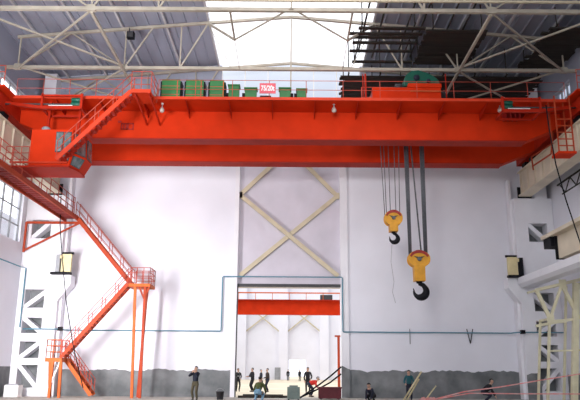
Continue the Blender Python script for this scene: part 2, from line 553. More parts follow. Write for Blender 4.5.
o = MB().bar(sc + V((-.18, 0, .5)), sc + V((0, 0, -.4)), .05).bar(sc + V((.2, 0, .5)), sc + V((0, 0, -.4)), .05).build('pipe_hanger', M['dark'])
tag(o, 'small dark V-shaped hanger under the pipe on the right wall', 'bracket')
sc = at(410, 336, Y=WY - .08)
o = MB().box(sc.x - .025, sc.x + .025, sc.y, sc.y + .06, sc.z - .5, sc.z + .45).build('pipe_hanger', M['grey'])
tag(o, 'thin straight grey hanger under the pipe below the hooks', 'bracket')

# ================================================================== runway beams
for sx, nm in ((-1, 'left'), (1, 'right')):
    r = empty('runway_beam', (sx * 15.2, 32, 12.7), 'tall pale beige crane runway beam along the %s side' % nm, 'beam', 'crane runway beams')
    xa, xb = sx * 15.0, sx * 15.5
    MB().box(min(xa, xb), max(xa, xb), 24.5, 41.95, 12.75, 14.2).build('web', M['runway'], r)
    MB().box(min(sx * 14.85, sx * 15.65), max(sx * 14.85, sx * 15.65), 24.5, 41.95, 14.2, 14.26).build('top_flange', M['runway'], r)
    MB().box(min(sx * 14.85, sx * 15.65), max(sx * 14.85, sx * 15.65), 24.5, 41.95, 12.66, 12.75).build('bottom_flange', M['runway'], r)
    for i in range(14):
        y = 41.6 - i * 1.25
        MB().box(min(sx * 14.9, sx * 15.0), max(sx * 14.9, sx * 15.0), y - .03, y + .03, 12.75, 14.2).build('stiffener', M['runway'], r)
    MB().box(sx * 15.22 - .05, sx * 15.22 + .05, 24.5, 41.95, 14.26, 14.40).build('rail', M['dark'], r)
    MB().box(min(sx * 14.8, sx * 15.7), max(sx * 14.8, sx * 15.7), 41.95, 42.03, 12.58, 13.3).build('end_plate', M['black'], r)
# lattice walkway truss outside the right runway beam
t = empty('lattice_girder', (16.2, 34, 12.4), 'dark thin lattice girder under the right runway beam', 'girder')
MB().bar((16.2, 26, 12.6), (16.2, 39, 12.6), .08).bar((16.2, 26, 11.9), (16.2, 38.4, 11.9), .06).build('chord', M['wood_dark'], t)
for i in range(8):
    y = 26.3 + i * 1.55
    MB().bar((16.2, y, 12.6), (16.2, y + .8, 11.9), .05).bar((16.2, y + .8, 11.9), (16.2, y + 1.55, 12.6), .05).build('lattice_bar', M['wood_dark'], t)
# lower runway pieces
r = empty('runway_beam', (14.6, 33, 7.4), 'short low beige runway beam with a dark open end at the right edge', 'beam')
MB().box(13.95, 15.2, 27, 36.5, 8.72, 8.92).build('top_flange', M['runway'], r)
MB().box(14.35, 14.9, 27, 35.2, 7.5, 8.72).build('web', M['runway'], r)
MB().box(14.2, 15.0, 35.2, 35.26, 7.45, 8.72).build('end_plate', M['black'], r)
MB().box(14.05, 15.1, 35.4, 36.4, 8.2, 8.72).build('dark_gap_block', M['black'], r)  # black block standing in for the dark gap under the flange
for sx, nm in ((-1, 'left'), (1, 'right')):
    r = empty('bracket_box', (sx * 14.2, 41.95, 7.4), 'pale yellow steel box on the white corbel of the %s column' % nm, 'box', 'yellow boxes on the column corbels')
    MB().box(sx * 14.05 - .31, sx * 14.05 + .31, 41.7, 41.92, 7.5, 8.65).build('box_body', M['yellow_box'], r, .02)
    MB().box(sx * 14.55 - .12, sx * 14.55 + .12, 41.6, 41.9, 7.5, 8.6).build('side_plate', M['grey'] if sx < 0 else M['black'], r)
    MB().box(min(sx * 13.7, sx * 14.95), max(sx * 13.7, sx * 14.95), 41.55, 41.94, 7.36, 7.5).build('base_plate', M['black'], r)
    MB().box(sx * 14.0 - .35, sx * 14.0 + .35, 41.75, 41.9, 8.65, 8.78).build('top_plate', M['black'], r)
    MB().box(sx * 14.42 - .2, sx * 14.42 + .2, 41.62, 41.75, 8.35, 8.55).build('lug', M['yellow_box'], r)

# ================================================================== roof trusses
CH = 18.95


def roof_truss(y, label, web=True):
    t = empty('roof_truss', (0, y, CH), label, 'truss', 'roof trusses of the crane hall')
    MB().box(-16.95, 16.95, y - .10, y + .10, CH - .09, CH + .09).build('bottom_chord', M['truss'], t)
    tc = MB()
    for sx in (-1, 1):
        tc.bar((0, y, 22.38), (sx * 16.4, y, 22.38 - .089 * 16.4), .16, .16)
    tc.build('top_chord', M['truss'], t)

    def tz(x):
        return 22.38 - .089 * abs(x)
    xs = [-16.2, -13, -9.9, -6.6, -3.2, 0, 3.2, 6.6, 9.9, 13, 16.2]
    if web:
        for sx in (-1, 1):
            for x in (16.2, 9.9, 6.6):
                MB().bar((sx * x, y, CH), (sx * x, y, tz(x)), .075).build('post', M['truss'], t)
            for a, b in ((9.9, 13.2), (9.9, 8.3), (6.6, 5.0), (16.2, 13.2)):
                MB().bar((sx * a, y, CH), (sx * b, y, tz(b)), .08).build('diagonal', M['truss'], t)
        MB().bar((0, y, CH), (0, y, tz(0)), .09).build('post', M['truss'], t)
        for sx in (-1, 1):
            for x in (16.2, 9.9):
                MB().box(sx * x - .2, sx * x + .2, y - .11, y + .11, CH - .13, CH + .2).build('gusset_plate', M['truss'], t)
    return t


TY = [29.8, 36.5, 42.8]
roof_truss(TY[0], 'nearest pale roof truss crossing the top of the view')
roof_truss(TY[1], 'middle pale roof truss crossing just above the red crane')
roof_truss(TY[2], 'pale roof truss against the end wall gable behind the crane')
o = MB().box(-16.9, 16.9, 28.95, 29.07, CH + .02, CH + .12).build('tie_beam', M['cream'])
tag(o, 'slim cream tie beam just in front of the nearest truss', 'beam')


def brace(p, q, label, w=.10):
    o = MB().bar(p, q, w, w).build('roof_brace', M['truss'])
    tag(o, label, 'brace', 'bracing between the roof trusses')
    return o


for i, (ya, yb, bay) in enumerate(((TY[0], TY[1], 'front'), (TY[1], TY[2], 'rear'))):
    for sx, sd in ((-1, 'left'), (1, 'right')):
        brace((sx * 9.9, ya, CH - .16), (sx * 9.9, yb, CH - .16), 'straight pale brace along the hall, %s bay, %s of the skylight' % (bay, sd), .13)
        brace((sx * 9.9, ya, CH - .05), (sx * 16.2, yb, CH - .05), 'pale diagonal brace running out towards the %s wall, %s bay' % (sd, bay), .09)
        brace((sx * 16.2, ya, CH + .1), (sx * 9.9, yb, CH + .1), 'pale diagonal brace running in from the %s wall in the %s bay' % (sd, bay), .09)
for sx, sd in ((-1, 'left'), (1, 'right')):
    nd = (sx * 3.05, 32.9, CH)
    brace(nd, (sx * 3.05, TY[0], CH), 'short straight brace under the %s half of the skylight' % sd, .10)
    brace(nd, (0, TY[0] - .2, CH), 'long thin V brace under the %s half of the skylight' % sd, .07)
    brace(nd, (sx * 5.0, TY[1], 21.9), 'rising brace from the %s V point to the skylight edge' % sd, .13)
    brace(nd, (sx * 3.05, TY[1], CH), 'hair-thin tie from the %s V point to the middle truss' % sd, .035)
    brace((sx * 5.0, TY[1], 21.85), (sx * 3.5, TY[1] + .1, CH), 'hair-thin tie in the middle truss at the %s skylight edge' % sd, .04)

fl = at(131, 36, Y=35.9)
o = empty('floodlight', fl, 'black floodlight hanging in the roof truss on the left', 'lamp')
MB().box(fl.x - .22, fl.x + .22, fl.y - .2, fl.y + .1, fl.z - .22, fl.z + .22).build('lamp_body', M['black'], o, .04)
MB().bar(fl + V((-.1, .1, .2)), fl + V((-.3, .6, .9)), .05).build('bracket', M['dark'], o)
MB().box(fl.x - .16, fl.x + .16, fl.y - .24, fl.y - .2, fl.z - .16, fl.z + .16).build('lens', M['dark'], o)

# ------------------------------------------------------------------ dark scaffold platforms under the roof
def scaffold(label, x0, x1, ys, z, jitter=.5, pw=.24, hang=True, seed=1):
    rr = random.Random(seed)
    t = empty('scaffold_platform', ((x0 + x1) / 2, sum(ys) / len(ys), z), label, 'scaffold', 'dark scaffold platforms under the roof')
    for y in ys:
        a, b = x0 + rr.uniform(-jitter, jitter * .4), x1 + rr.uniform(-jitter * .4, jitter)
        zz = z + rr.uniform(-.03, .03)
        MB().box(a, min(b, 16.8), y - pw / 2, y + pw / 2, zz - .04, zz + .04).build('plank', M['wood_dark'], t)
    n = max(2, int((x1 - x0) / 1.8) + 1)
    for i in range(n):
        x = x0 + .3 + (x1 - x0 - .6) * i / (n - 1)
        MB().tube((x, ys[0] - .4, z + .09), (x, ys[-1] + .4, z + .09), .05, 6).build('bearer_pole', M['wood_dark'], t)
        for y in (ys[0] - .2, ys[-1] + .2):
            MB().tube((x, y, z + .05), (x, y, roof_z(x) - .25), .035, 6).build('hanger', M['wood_dark'], t)
    return t


fr = lambda a, b, s: [a + s * i for i in range(int((b - a) / s) + 1)]
scaffold('open rows of dark planks beside the skylight, above the green gearbox', 3.6, 7.1, [33.4, 34.1, 34.5, 35.1, 36.2, 37.6], 20.0, .35, .26, seed=2)
scaffold('dense dark plank deck under the roof, just right of the open plank rows', 7.6, 10.9, fr(33.8, 38.0, .27), 20.05, .12, .25, seed=3)
scaffold('long dense dark plank deck along the end wall behind the trolley', 3.3, 15.7, fr(38.6, 42.3, .27), 19.45, .3, .27, seed=4)
scaffold('dark plank deck high in the right corner under the roof', 14.3, 16.7, fr(33.4, 38.2, .28), 20.0, .3, .27, seed=5)
for i, x in enumerate((4.2, 5.1, 6.6, 7.4, 8.9, 9.8)):
    o = MB().tube((x, 27.5, 20.6), (x - .15, 36.5 + (i % 2), 20.25), .055, 6).build('scaffold_pole', M['wood_dark'])
    tag(o, '%s dark scaffold pole along the hall under the roof, counted from the skylight' % ORD[i], 'pole', 'loose scaffold poles under the roof')

# ================================================================== the big crane
GZ0, GZ1 = 13.88, 15.45
crane = empty('bridge_crane', (0, 36, 14.4), 'big red-orange double girder bridge crane spanning the whole hall', 'crane')
SPX = 12.9


def girder(y0, y1, name):
    g = MB()
    pl = [(-15.0, 14.75), (-SPX, GZ0), (SPX, GZ0), (15.0, 14.75), (15.0, GZ1), (-15.0, GZ1)]
    g.prism([(x, y0 + .06, z) for x, z in pl], (0, y1 - y0 - .12, 0))
    o = g.build('girder', M['crane'], crane)
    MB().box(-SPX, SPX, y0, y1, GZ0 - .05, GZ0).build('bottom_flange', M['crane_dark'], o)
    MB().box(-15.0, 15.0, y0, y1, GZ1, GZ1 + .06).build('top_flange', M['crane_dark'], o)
    MB().box(-14.6, 14.6, (y0 + y1) / 2 - .05, (y0 + y1) / 2 + .05, GZ1 + .06, GZ1 + .18).build('trolley_rail', M['dark'], o)
    return o


gn = girder(34.5, 35.45, 'near')
gf = girder(38.6, 39.6, 'far')
# stencilled mark low on the near girder, left
st = MB()
p0 = at(127, 126, Y=34.47)


def stroke(x0, z0, x1, z1):
    st.box(p0.x + min(x0, x1) - .03, p0.x + max(x0, x1) + .03, 34.52, 34.56, p0.z + min(z0, z1) - .03, p0.z + max(z0, z1) + .03)


for ox in (-.32, .04):
    stroke(ox, -.16, ox, .16); stroke(ox + .28, -.16, ox + .28, .16); stroke(ox, .16, ox + .28, .16); stroke(ox, -.16, ox + .28, -.16)
stroke(-.18, -.16, -.18, .16)
stroke(-.5, .25, -.38, .3)
st.build('stencil_mark', M['stencil'], gn)
# walkway
WK0, WKZ = 32.8, 15.50
wk = MB().box(-14.6, 14.6, WK0, 34.5, WKZ - .05, WKZ).build('walkway', M['crane'], crane)
MB().box(-14.6, 14.6, WK0 - .03, WK0, WKZ - .08, WKZ + .08).build('kick_board', M['kick'], wk)
n = 12
for i in range(n):
    x = -12.4 + i * 2.28
    MB().prism([(x, 34.54, WKZ - .06), (x, WK0 + .1, WKZ - .06), (x, WK0 + .1, WKZ - .12), (x, 34.54, WKZ - .48)], (.03, 0, 0)).build('walkway_bracket', M['crane_dark'], crane)
# far walkway
MB().box(-14.6, 14.6, 39.6, 40.8, WKZ - .05, WKZ).build('walkway', M['crane_dark'], crane)


def railing(p, q, h, parent, m, post=1.5, mid=1, r=.022, skip_posts=False):
    p, q = V(p), V(q)
    rl = MB()
    for k in range(mid + 1):
        f = (k + 1) / (mid + 1)
        rl.tube(p + V((0, 0, h * f)), q + V((0, 0, h * f)), r, 6)
    o = rl.build('guard_rail', m, parent)
    n = max(1, round((q - p).length / post))
    for i in range(n + 1):
        b = lerp(p, q, i / n)
        MB().tube(b, b + V((0, 0, h)), r * 1.1, 6).build('guard_post', m, o)
    return o


railing((-7.0, WK0 + .05, WKZ), (14.5, WK0 + .05, WKZ), 1.05, crane, M['rail_pink'], 1.9, 1, .016)
railing((-14.5, WK0 + .05, WKZ), (-8.9, WK0 + .05, WKZ), 1.05, crane, M['rail_pink'], 1.4, 1, .016)
railing((-14.5, 40.75, WKZ), (14.5, 40.75, WKZ), 1.05, crane, M['rail_pink'], 3.0, 1, .022)
# end carriages
for sx in (-1, 1):
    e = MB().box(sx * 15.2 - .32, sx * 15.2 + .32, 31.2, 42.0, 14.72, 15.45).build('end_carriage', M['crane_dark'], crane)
    for y in (31.9, 33.2, 40.0, 41.3):
        MB().lathe((sx * 15.2 - .12, y, 14.74), [(.30, 0), (.36, .02), (.36, .06), (.32, .08), (.32, .18), (.36, .2), (.36, .24), (.30, .26)], 18, 'X').build('wheel', M['black'], e)
    MB().box(sx * 15.2 - .35, sx * 15.2 + .35, 30.75, 31.2, 14.5, 15.3).build('buffer', M['black'], e, .05)
    MB().box(min(sx * 14.5, sx * 16.1), max(sx * 14.5, sx * 16.1), 31.4, 41.8, 15.5, 15.58).build('end_walkway', M['crane'], crane)
    railing((sx * 16.05, 31.4, 15.58), (sx * 16.05, 41.8, 15.58), 1.05, crane, M['rail_pink'], 1.4, 2, .022)
    railing((sx * 14.55, 31.4, 15.58), (sx * 16.05, 31.4, 15.58), 1.05, crane, M['rail_pink'], .8, 2, .022)
    # drive basket hung under the walkway
    x0, x1 = sx * 12.9, sx * 10.85
    if sx > 0:
        x0, x1 = 12.95, 11.0
    zb, yb = 14.72, 32.35
    bk = MB()
    bk.bar((x0, yb, zb), (x1, yb, zb), .16).bar((x1, yb, zb), (x1, yb, WKZ), .12).bar((x0, yb, zb), (x0, yb, WKZ), .10)
    bk.bar((x0, yb + 1.2, zb), (x1, yb + 1.2, zb), .10).bar((x1, yb, zb), (x1, yb + 1.2, zb), .10).bar((x0, yb, zb), (x0, yb + 1.2, zb), .10)
    bk.bar((x0, yb, zb), (sx * 15.0, yb + .3, 15.1), .16)
    bk.box(min(x0, x1), max(x0, x1), yb - .05, yb + .06, zb + .62, zb + .72)
    b = bk.build('drive_frame', M['crane_dark'], crane)
    for zz in (zb + .28, zb + .52):
        MB().lathe((x1 + sx * .06 if sx > 0 else x1 - .6, yb + .2, zz), [(.05, 0), (.12, .02), (.12, .5), (.05, .54)], 12, 'X').build('drive_motor', M['teal'], b)
    MB().tube((x1 + sx * .5, yb + .2, zb + .28), (sx * 15.0, yb + .2, zb + .28), .045).build('drive_shaft', M['dark'], b)
    MB().box(min(x0, x1) + .3, max(x0, x1) - .5, yb + .1, yb + .16, zb + .16, zb + .20).build('drive_cover', M['white'], b)

# operator's cab (left) with slanted glazed nose
CY0, CY1 = 31.95, 33.85
cl, cr = at(31, 140, Y=CY0).x, at(73, 140, Y=CY0).x
ct, cbm = at(55, 129.5, Y=CY0).z, at(55, 165.5, Y=CY0).z
nx = at(88, 140, Y=32.9).x
ny_ = CY0 + .95


def cab_ring(z, k):
    return [(cl, CY0, z), (cr - .12 * k, CY0, z), (nx - .34 * k, ny_, z), (nx - .34 * k, CY1, z), (cl, CY1, z)]


zm = cbm + .62
rings = [cab_ring(cbm, 1), cab_ring(zm, 0), cab_ring(ct, .25)]
cm_ = MB()
rv = [[cm_.bm.verts.new(V(p)) for p in r_] for r_ in rings]
cm_.bm.faces.new(list(reversed(rv[0])))
cm_.bm.faces.new(rv[2])
for q in (0, 1):
    for k in range(5):
        cm_.bm.faces.new((rv[q][k], rv[q][(k + 1) % 5], rv[q + 1][(k + 1) % 5], rv[q + 1][k]))
cab = cm_.build('operator_cab', M['crane'], crane)
MB().prism([(cl - .05, CY0 - .05, cbm - .09), (cr - .08, CY0 - .05, cbm - .09), (nx - .30, ny_, cbm - .09), (nx - .30, CY1, cbm - .09), (cl - .05, CY1, cbm - .09)], (0, 0, .085)).build('cab_floor', M['crane_dark'], cab)


def glaze(q, k, u0, u1, v0, v1):
    """a framed pane let into cab wall k between ring q and q+1"""
    a, b, c, d_ = (V(rings[q][k]), V(rings[q][(k + 1) % 5]), V(rings[q + 1][(k + 1) % 5]), V(rings[q + 1][k]))
    P = lambda u, v: lerp(lerp(a, b, u), lerp(d_, c, u), v)
    nrm = (b - a).cross(d_ - a).normalized()
    if nrm.y > 0:
        nrm = -nrm
    fo = MB().prism([P(u0, v0) + nrm * .03, P(u1, v0) + nrm * .03, P(u1, v1) + nrm * .03, P(u0, v1) + nrm * .03], -nrm * .025).build('cab_window', M['dark'], cab)
    du, dv = (u1 - u0) * .07, (v1 - v0) * .05
    MB().prism([P(u0 + du, v0 + dv) + nrm * .045, P(u1 - du, v0 + dv) + nrm * .045, P(u1 - du, v1 - dv) + nrm * .045, P(u0 + du, v1 - dv) + nrm * .045], -nrm * .012).build('window_pane', M['cabglass'], fo)


glaze(1, 0, .60, .78, .06, .90)
glaze(1, 0, .80, .97, .06, .90)
glaze(1, 1, .10, .92, .05, .88)
glaze(0, 1, .10, .92, .12, .92)
glaze(0, 0, .80, .97, .35, .90)
glaze(1, 2, .08, .92, .05, .88)
MB().box(cl - .9, cr - .15, CY0 - .14, CY0 - .02, cbm + .10, cbm + .17).build('cab_ledge', M['kick'], cab)
ac = at(46.5, 126, Y=33)
MB().lathe((ac.x, 33, ct), [(.22, 0), (.22, .42), (.17, .5)], 14).build('roof_ventilator', M['grey'], cab)
for x in (cl + .3, cr - .2):
    MB().bar((x, CY0 + 1.2, ct), (x, CY0 + 1.4, WKZ - .05), .12).build('cab_hanger', M['crane_dark'], cab)
# little platform beside the cab
pf = MB().box(-14.35, cl, CY0, CY1, cbm - .10, cbm).build('cab_platform', M['crane_dark'], crane)
railing((-14.3, CY0 + .05, cbm), (cl - .05, CY0 + .05, cbm), 1.0, pf, M['rail_pink'], .45, 2, .02)

# stair from the cab to the walkway
YS = 31.3
s0 = at(56, 159, Y=YS); s1 = at(131, 91, Y=YS)
LZ = s1.z
stx = empty
stair = MB().bar(s0, s1, .06, .22, up=(0, 0, 1)).build('cab_stair', M['kick'], crane)
nst = 15
for i in range(1, nst):
    c = lerp(s0, s1, i / nst)
    MB().box(c.x - .09, c.x + .13, c.y - .02, c.y + .6, c.z - .16, c.z - .12).build('stair_tread', M['crane_dark'], stair)
MB().bar(s0 + V((0, .62, 0)), s1 + V((0, .62, 0)), .05, .2).build('stair_stringer', M['crane_dark'], stair)
for dy in (0, .6):
    rl = MB()
    for hh in (.5, .95):
        rl.tube(s0 + V((0, dy, hh)), s1 + V((0, dy, hh)), .02, 6)
    ro = rl.build('guard_rail', M['rail_pink'], stair)
    for i in range(5):
        b = lerp(s0, s1, i / 4)
        MB().tube(b + V((0, dy, 0)), b + V((0, dy, .95)), .022, 6).build('guard_post', M['rail_pink'], ro)
lx1 = at(151, 91, Y=YS).x
ld = MB().box(s1.x, lx1, YS - .05, WK0 - .04, LZ - .10, LZ).build('stair_landing', M['crane'], crane)
MB().box(s1.x, lx1, YS - .11, YS - .05, LZ - .12, LZ + .06).build('kick_board', M['kick'], ld)
railing((s1.x, YS - .03, LZ), (lx1, YS - .03, LZ), 1.05, ld, M['rail_pink'], .45, 2, .02)
railing((lx1, YS, LZ), (lx1, WK0, LZ), 1.05, ld, M['rail_pink'], .7, 2, .02)
MB().bar((s1.x + .2, YS, LZ - .1), (s1.x + .2, 34.5, LZ - .6), .08).bar((lx1 - .1, YS, LZ - .1), (lx1 - .1, 34.5, LZ - .6), .08).build('landing_strut', M['crane_dark'], ld)

# maintenance basket (right)
bx0, bx1 = at(556, 140, Y=32.4).x, at(571, 140, Y=32.4).x
bz0, bz1 = at(563, 155, Y=32.4).z, at(563, 122, Y=32.4).z
bsk = MB().box(bx0 - .05, bx1 + .1, 32.1, 33.0, bz0, bz0 + .12).build('maintenance_basket', M['crane'], crane)
for x in (bx0, bx1):
    for y in (32.15, 32.95):
        MB().bar((x, y, bz0), (x, y, 15.5), .06).build('basket_post', M['stair'], bsk)
for k in range(5):
    z = bz0 + .12 + (bz1 - bz0) * (k + .8) / 5
    MB().bar((bx0, 32.12, z), (bx1, 32.12, z), .05).build('basket_rung', M['stair'], bsk)
hr = MB()
a = at(551, 154, X=14.6); b = at(533, 166, X=14.6); b2_ = at(531.5, 157, X=14.6)
hr.bar(a, b, .07).bar(b2_, b + V((0, 0, -.25)), .07).bar(at(553, 143, X=14.6), b2_, .06).bar(a, at(553, 130, X=14.6), .06)
hr.build('inspection_rail', M['stair'], crane)
# dark ribbed resistor panel on the right of the near girder
vp = MB()
for i in range(4):
    c = at(506.5 + i * 4.6, 113, Y=33.9)
    vp.hexa([(c.x - .03, 33.9, c.z - .26), (c.x + .03, 33.9, c.z - .26), (c.x + .03, 34.52, c.z - .26), (c.x - .03, 34.52, c.z - .26), (c.x - .09, 33.9, c.z + .28), (c.x - .03, 33.9, c.z + .28), (c.x - .03, 34.52, c.z + .28), (c.x - .09, 34.52, c.z + .28)])
vp.build('resistor_fins', M['stencil'], crane)

# hanging lamps under the walkway
lamp0 = None
for i, (px, lab) in enumerate(((162, 'below the leftmost green cabinet'), (334, 'near the middle of the crane'), (500, 'beside the dark ribs on the right'))):
    p = at(px, 110.5, Y=33.4)
    if lamp0 is None:
        lamp0 = empty('pendant_lamp', (p.x, 33.4, p.z), '', 'lamp', 'lamps under the crane walkway')
        MB().tube(p + V((0, 0, .1)), (p.x, 33.4, WKZ - .05), .03).build('stem', M['grey'], lamp0)
        MB().lathe(p, [(.03, .18), (.08, .15), (.12, .05), (.13, 0), (.11, -.07), (.05, -.12)], 14).build('lamp_shade', M['lamp'], lamp0)
        MB().lathe((p.x, 33.4, WKZ - .12), [(.07, 0), (.07, .07)], 10).build('ceiling_rose', M['white'], lamp0)
        o = lamp0
    else:
        o = copy_tree(lamp0)
        o.location = (p.x, 33.4, p.z)
    o['label'] = 'small white lamp hanging under the crane walkway %s' % lab

# green cabinets on the walkway
big0 = None
cabs = [(160, 181.5, 79, 'big green cabinet on the crane walkway, beside the stair landing'), (184, 205, 79.3, 'big green cabinet between two other big ones on the walkway'), (208, 225.5, 80, 'big green cabinet on the walkway next to the smaller ones')]
yb = 33.4
for i, (a, b, yt, lab) in enumerate(cabs):
    xa, xb, zt = at(a, 90, Y=yb).x, at(b, 90, Y=yb).x, at((a + b) / 2, yt, Y=yb).z
    t = empty('electrical_cabinet', ((xa + xb) / 2, yb, WKZ), lab, 'cabinet', 'green cabinets on the crane walkway')
    # barrel-topped body
    MB().box(xa + .08, xb - .08, yb, yb + .7, WKZ, zt).build('cabinet_body', M['green'], t, .05)
    MB().box(xa, xa + .09, yb + .04, yb + .66, WKZ + .08, zt - .1).build('end_cover', M['black'], t, .04)
    MB().box(xb - .09, xb, yb + .04, yb + .66, WKZ + .08, zt - .1).build('end_cover', M['black'], t, .04)
    for s_ in (.34, .7):
        z = WKZ + (zt - WKZ) * s_
        MB().box(xa + .1, xb - .1, yb - .015, yb + .01, z - .012, z + .012).build('seam_strip', M['rail_pink'], t)
    MB().box((xa + xb) / 2 + .35 - .02, (xa + xb) / 2 + .35 + .02, yb - .02, yb + .01, WKZ + .05, zt - .08).build('edge_strip', M['rail_pink'] if i != 2 else M['stair_light'], t)
for i, (a, b, yt, lab) in enumerate([(228.5, 239, 84.5, 'small upright green box on the walkway next to the big cabinets'), (245, 256.5, 87.5, 'small green box with an overhanging lid left of the red sign'), (279.5, 290.5, 87.5, 'small green box just right of the red sign'), (297, 306.5, 88.5, 'last small green box on the walkway, nearest the trolley')]):
    xa, xb, zt = at(a, 90, Y=yb).x, at(b, 90, Y=yb).x, at((a + b) / 2, yt, Y=yb).z
    t = empty('control_box', ((xa + xb) / 2, yb, WKZ), lab, 'box', 'small green boxes on the crane walkway')
    MB().box(xa, xb, yb, yb + .45, WKZ, zt - .06).build('box_body', M['green'], t, .02)
    MB().box(xa - .05, xb + .05, yb - .05, yb + .5, zt - .06, zt).build('lid', M['green'], t)
    MB().box(xb if i == 2 else xa - .16, xb + .16 if i == 2 else xa, yb + .1, yb + .3, WKZ + .45, WKZ + .62).build('cable_gland', M['black'], t, .02)
xa, xb = at(260.5, 95, Y=yb).x, at(270.5, 95, Y=yb).x
t = empty('junction_box', ((xa + xb) / 2, yb, WKZ), 'low black box on the walkway under the red sign', 'box')
MB().box(xa, xb, yb, yb + .35, WKZ, WKZ + .38).build('box_body', M['black'], t, .02)
MB().box(xa - .03, xb + .03, yb - .03, yb + .38, WKZ + .38, WKZ + .42).build('lid', M['dark'], t)
# rating sign on the railing
ys = WK0 - .03
sa, sb = at(259.5, 93.5, Y=ys), at(275.8, 83.5, Y=ys)
sg = empty('rating_sign', ((sa.x + sb.x) / 2, ys, sa.z), 'faded red sign with white lettering on the crane railing', 'sign')
MB().box(sa.x, sb.x, ys - .03, ys, sa.z, sb.z).build('panel', M['sign'], sg)
tcu = bpy.data.curves.new('sign_text', 'FONT')
tcu.body = '75/20t'
tcu.size = .40
tcu.align_x = 'CENTER'
tcu.align_y = 'CENTER'
tcu.extrude = .006
tcu.offset = .012
tob = bpy.data.objects.new('lettering_tmp', tcu)
COL.objects.link(tob)
bpy.context.view_layer.update()
me = bpy.data.meshes.new_from_object(tob.evaluated_get(bpy.context.evaluated_depsgraph_get()))
bpy.data.objects.remove(tob)
lo = bpy.data.objects.new('lettering', me)
COL.objects.link(lo)
me.materials.clear()
me.materials.append(M['sign_white'])
xs_ = [v.co.x for v in me.vertices]
kx = (sb.x - sa.x) * .84 / (max(xs_) - min(xs_))
for v in me.vertices:
    x, y, z = v.co.x * kx, v.co.y, v.co.z
    v.co = (x, -z - .042, y + (sb.z - sa.z) * .48)
lo.parent = sg

# ================================================================== trolley (crab)
TX0, TX1 = at(372, 92, Y=35.2).x, at(440, 92, Y=35.2).x
tz0 = GZ1 + .20
tro = empty('hoist_trolley', ((TX0 + TX1) / 2, 37, tz0), 'red hoist trolley with a green gearbox riding on the crane girders', 'trolley')
tb = at(390, 87.5, Y=35.0).z
MB().box(TX0, TX1, 35.0, 35.25, tz0 + .18, tb).build('side_frame', M['crane'], tro)
MB().box(TX0, TX1, 38.9, 39.1, tz0 + .18, tb).build('side_frame', M['crane'], tro)
MB().box(TX0, TX0 + .3, 35.25, 38.9, tz0 + .5, tb).box(TX1 - .3, TX1, 35.25, 38.9, tz0 + .5, tb).box(TX0, TX1, 35.25, 36.2, tb - .08, tb).box(TX0, TX1, 37.9, 38.9, tb - .08, tb).build('deck', M['crane_dark'], tro)
xg0 = at(408, 84, Y=35).x
t2 = at(420, 83.5, Y=35.0).z
MB().box(xg0, TX1 + .05, 34.95, 36.1, tb, t2).build('gearbox_seat', M['crane'], tro, .03)
MB().box(xg0 + .1, TX1, 34.9, 34.96, tb - .28, tb - .2).build('ledge', M['stair_light'], tro)
for x in (TX0 + .5, TX1 - .5):
    for y in (34.97, 39.1):
        MB().lathe((x, y - .08, tz0 + .26), [(.2, 0), (.26, .02), (.26, .05), (.22, .07), (.22, .15)], 16, 'Y').build('wheel', M['black'], tro)
# gearbox: rounded casing with shaft ends
gxa, gxb = at(404, 78, Y=35.4).x, at(439, 78, Y=35.4).x
gz = t2
gt = at(420, 70.5, Y=35.4).z
prof = []
w_ = gxb - gxa
for u, hh in ((0, .0), (0, .45), (.08, .75), (.22, .96), (.42, 1.0), (.62, .86), (.82, .66), (.95, .45), (1.0, .30), (1.0, 0)):
    prof.append((gxa + w_ * u, 35.35, gz + (gt - gz) * hh))
gb = MB().prism(prof, (0, .7, 0)).build('gearbox', M['teal'], tro, .03)
for u, hh, r_ in ((.35, .5, .17), (.68, .3, .12)):
    MB().lathe((gxa + w_ * u, 35.2, gz + (gt - gz) * hh), [(r_ * .6, 0), (r_, .04), (r_, .16)], 14, 'Y').build('bearing_cap', M['navy'], gb)
MB().lathe((gxa - .9, 36.7, gz - .1), [(.3, 0), (.42, .02), (.42, .06), (.36, .08), (.36, 3.4), (.42, 3.42), (.42, 3.46), (.3, 3.5)], 20, 'X').build('rope_drum', M['dark'], tro)
MB().lathe((gxa - .5, 35.7, gz + .12), [(.05, 0), (.16, .03), (.16, .42), (.05, .45)], 14, 'X').build('hoist_motor', M['dark'], tro)
for px, w__ in ((366, .10), (363.5, .05), (447, .05)):
    p = at(px, 90, Y=34.9)
    MB().bar((p.x, 35.1, tz0 + .25), (p.x, 35.1, at(px, 72.5, Y=34.9).z), w__).build('mast', M['crane_dark'], tro)
railing((TX0 - .6, 35.1, tz0 + .3), (xg0, 35.1, tz0 + .3), 1.25, tro, M['rail_pink'], 1.0, 1, .022)
MB().box(TX0 - .9, TX0, 35.05, 38.9, tz0 + .22, tz0 + .32).build('deck_extension', M['crane_dark'], tro)
for px in (368, 445):
    p = at(px, 95, Y=35.2)
    MB().box(p.x - .25, p.x + .25, 35.0, 35.4, tz0 + .18, tz0 + .5).build('brake_unit', M['black'], tro, .03)


# ================================================================== hook blocks
def hook_points(c, R, a0, a1, n=16):
    return [V((c[0] + R * math.cos(a0 + (a1 - a0) * i / n), c[1], c[2] + R * math.sin(a0 + (a1 - a0) * i / n))) for i in range(n + 1)]


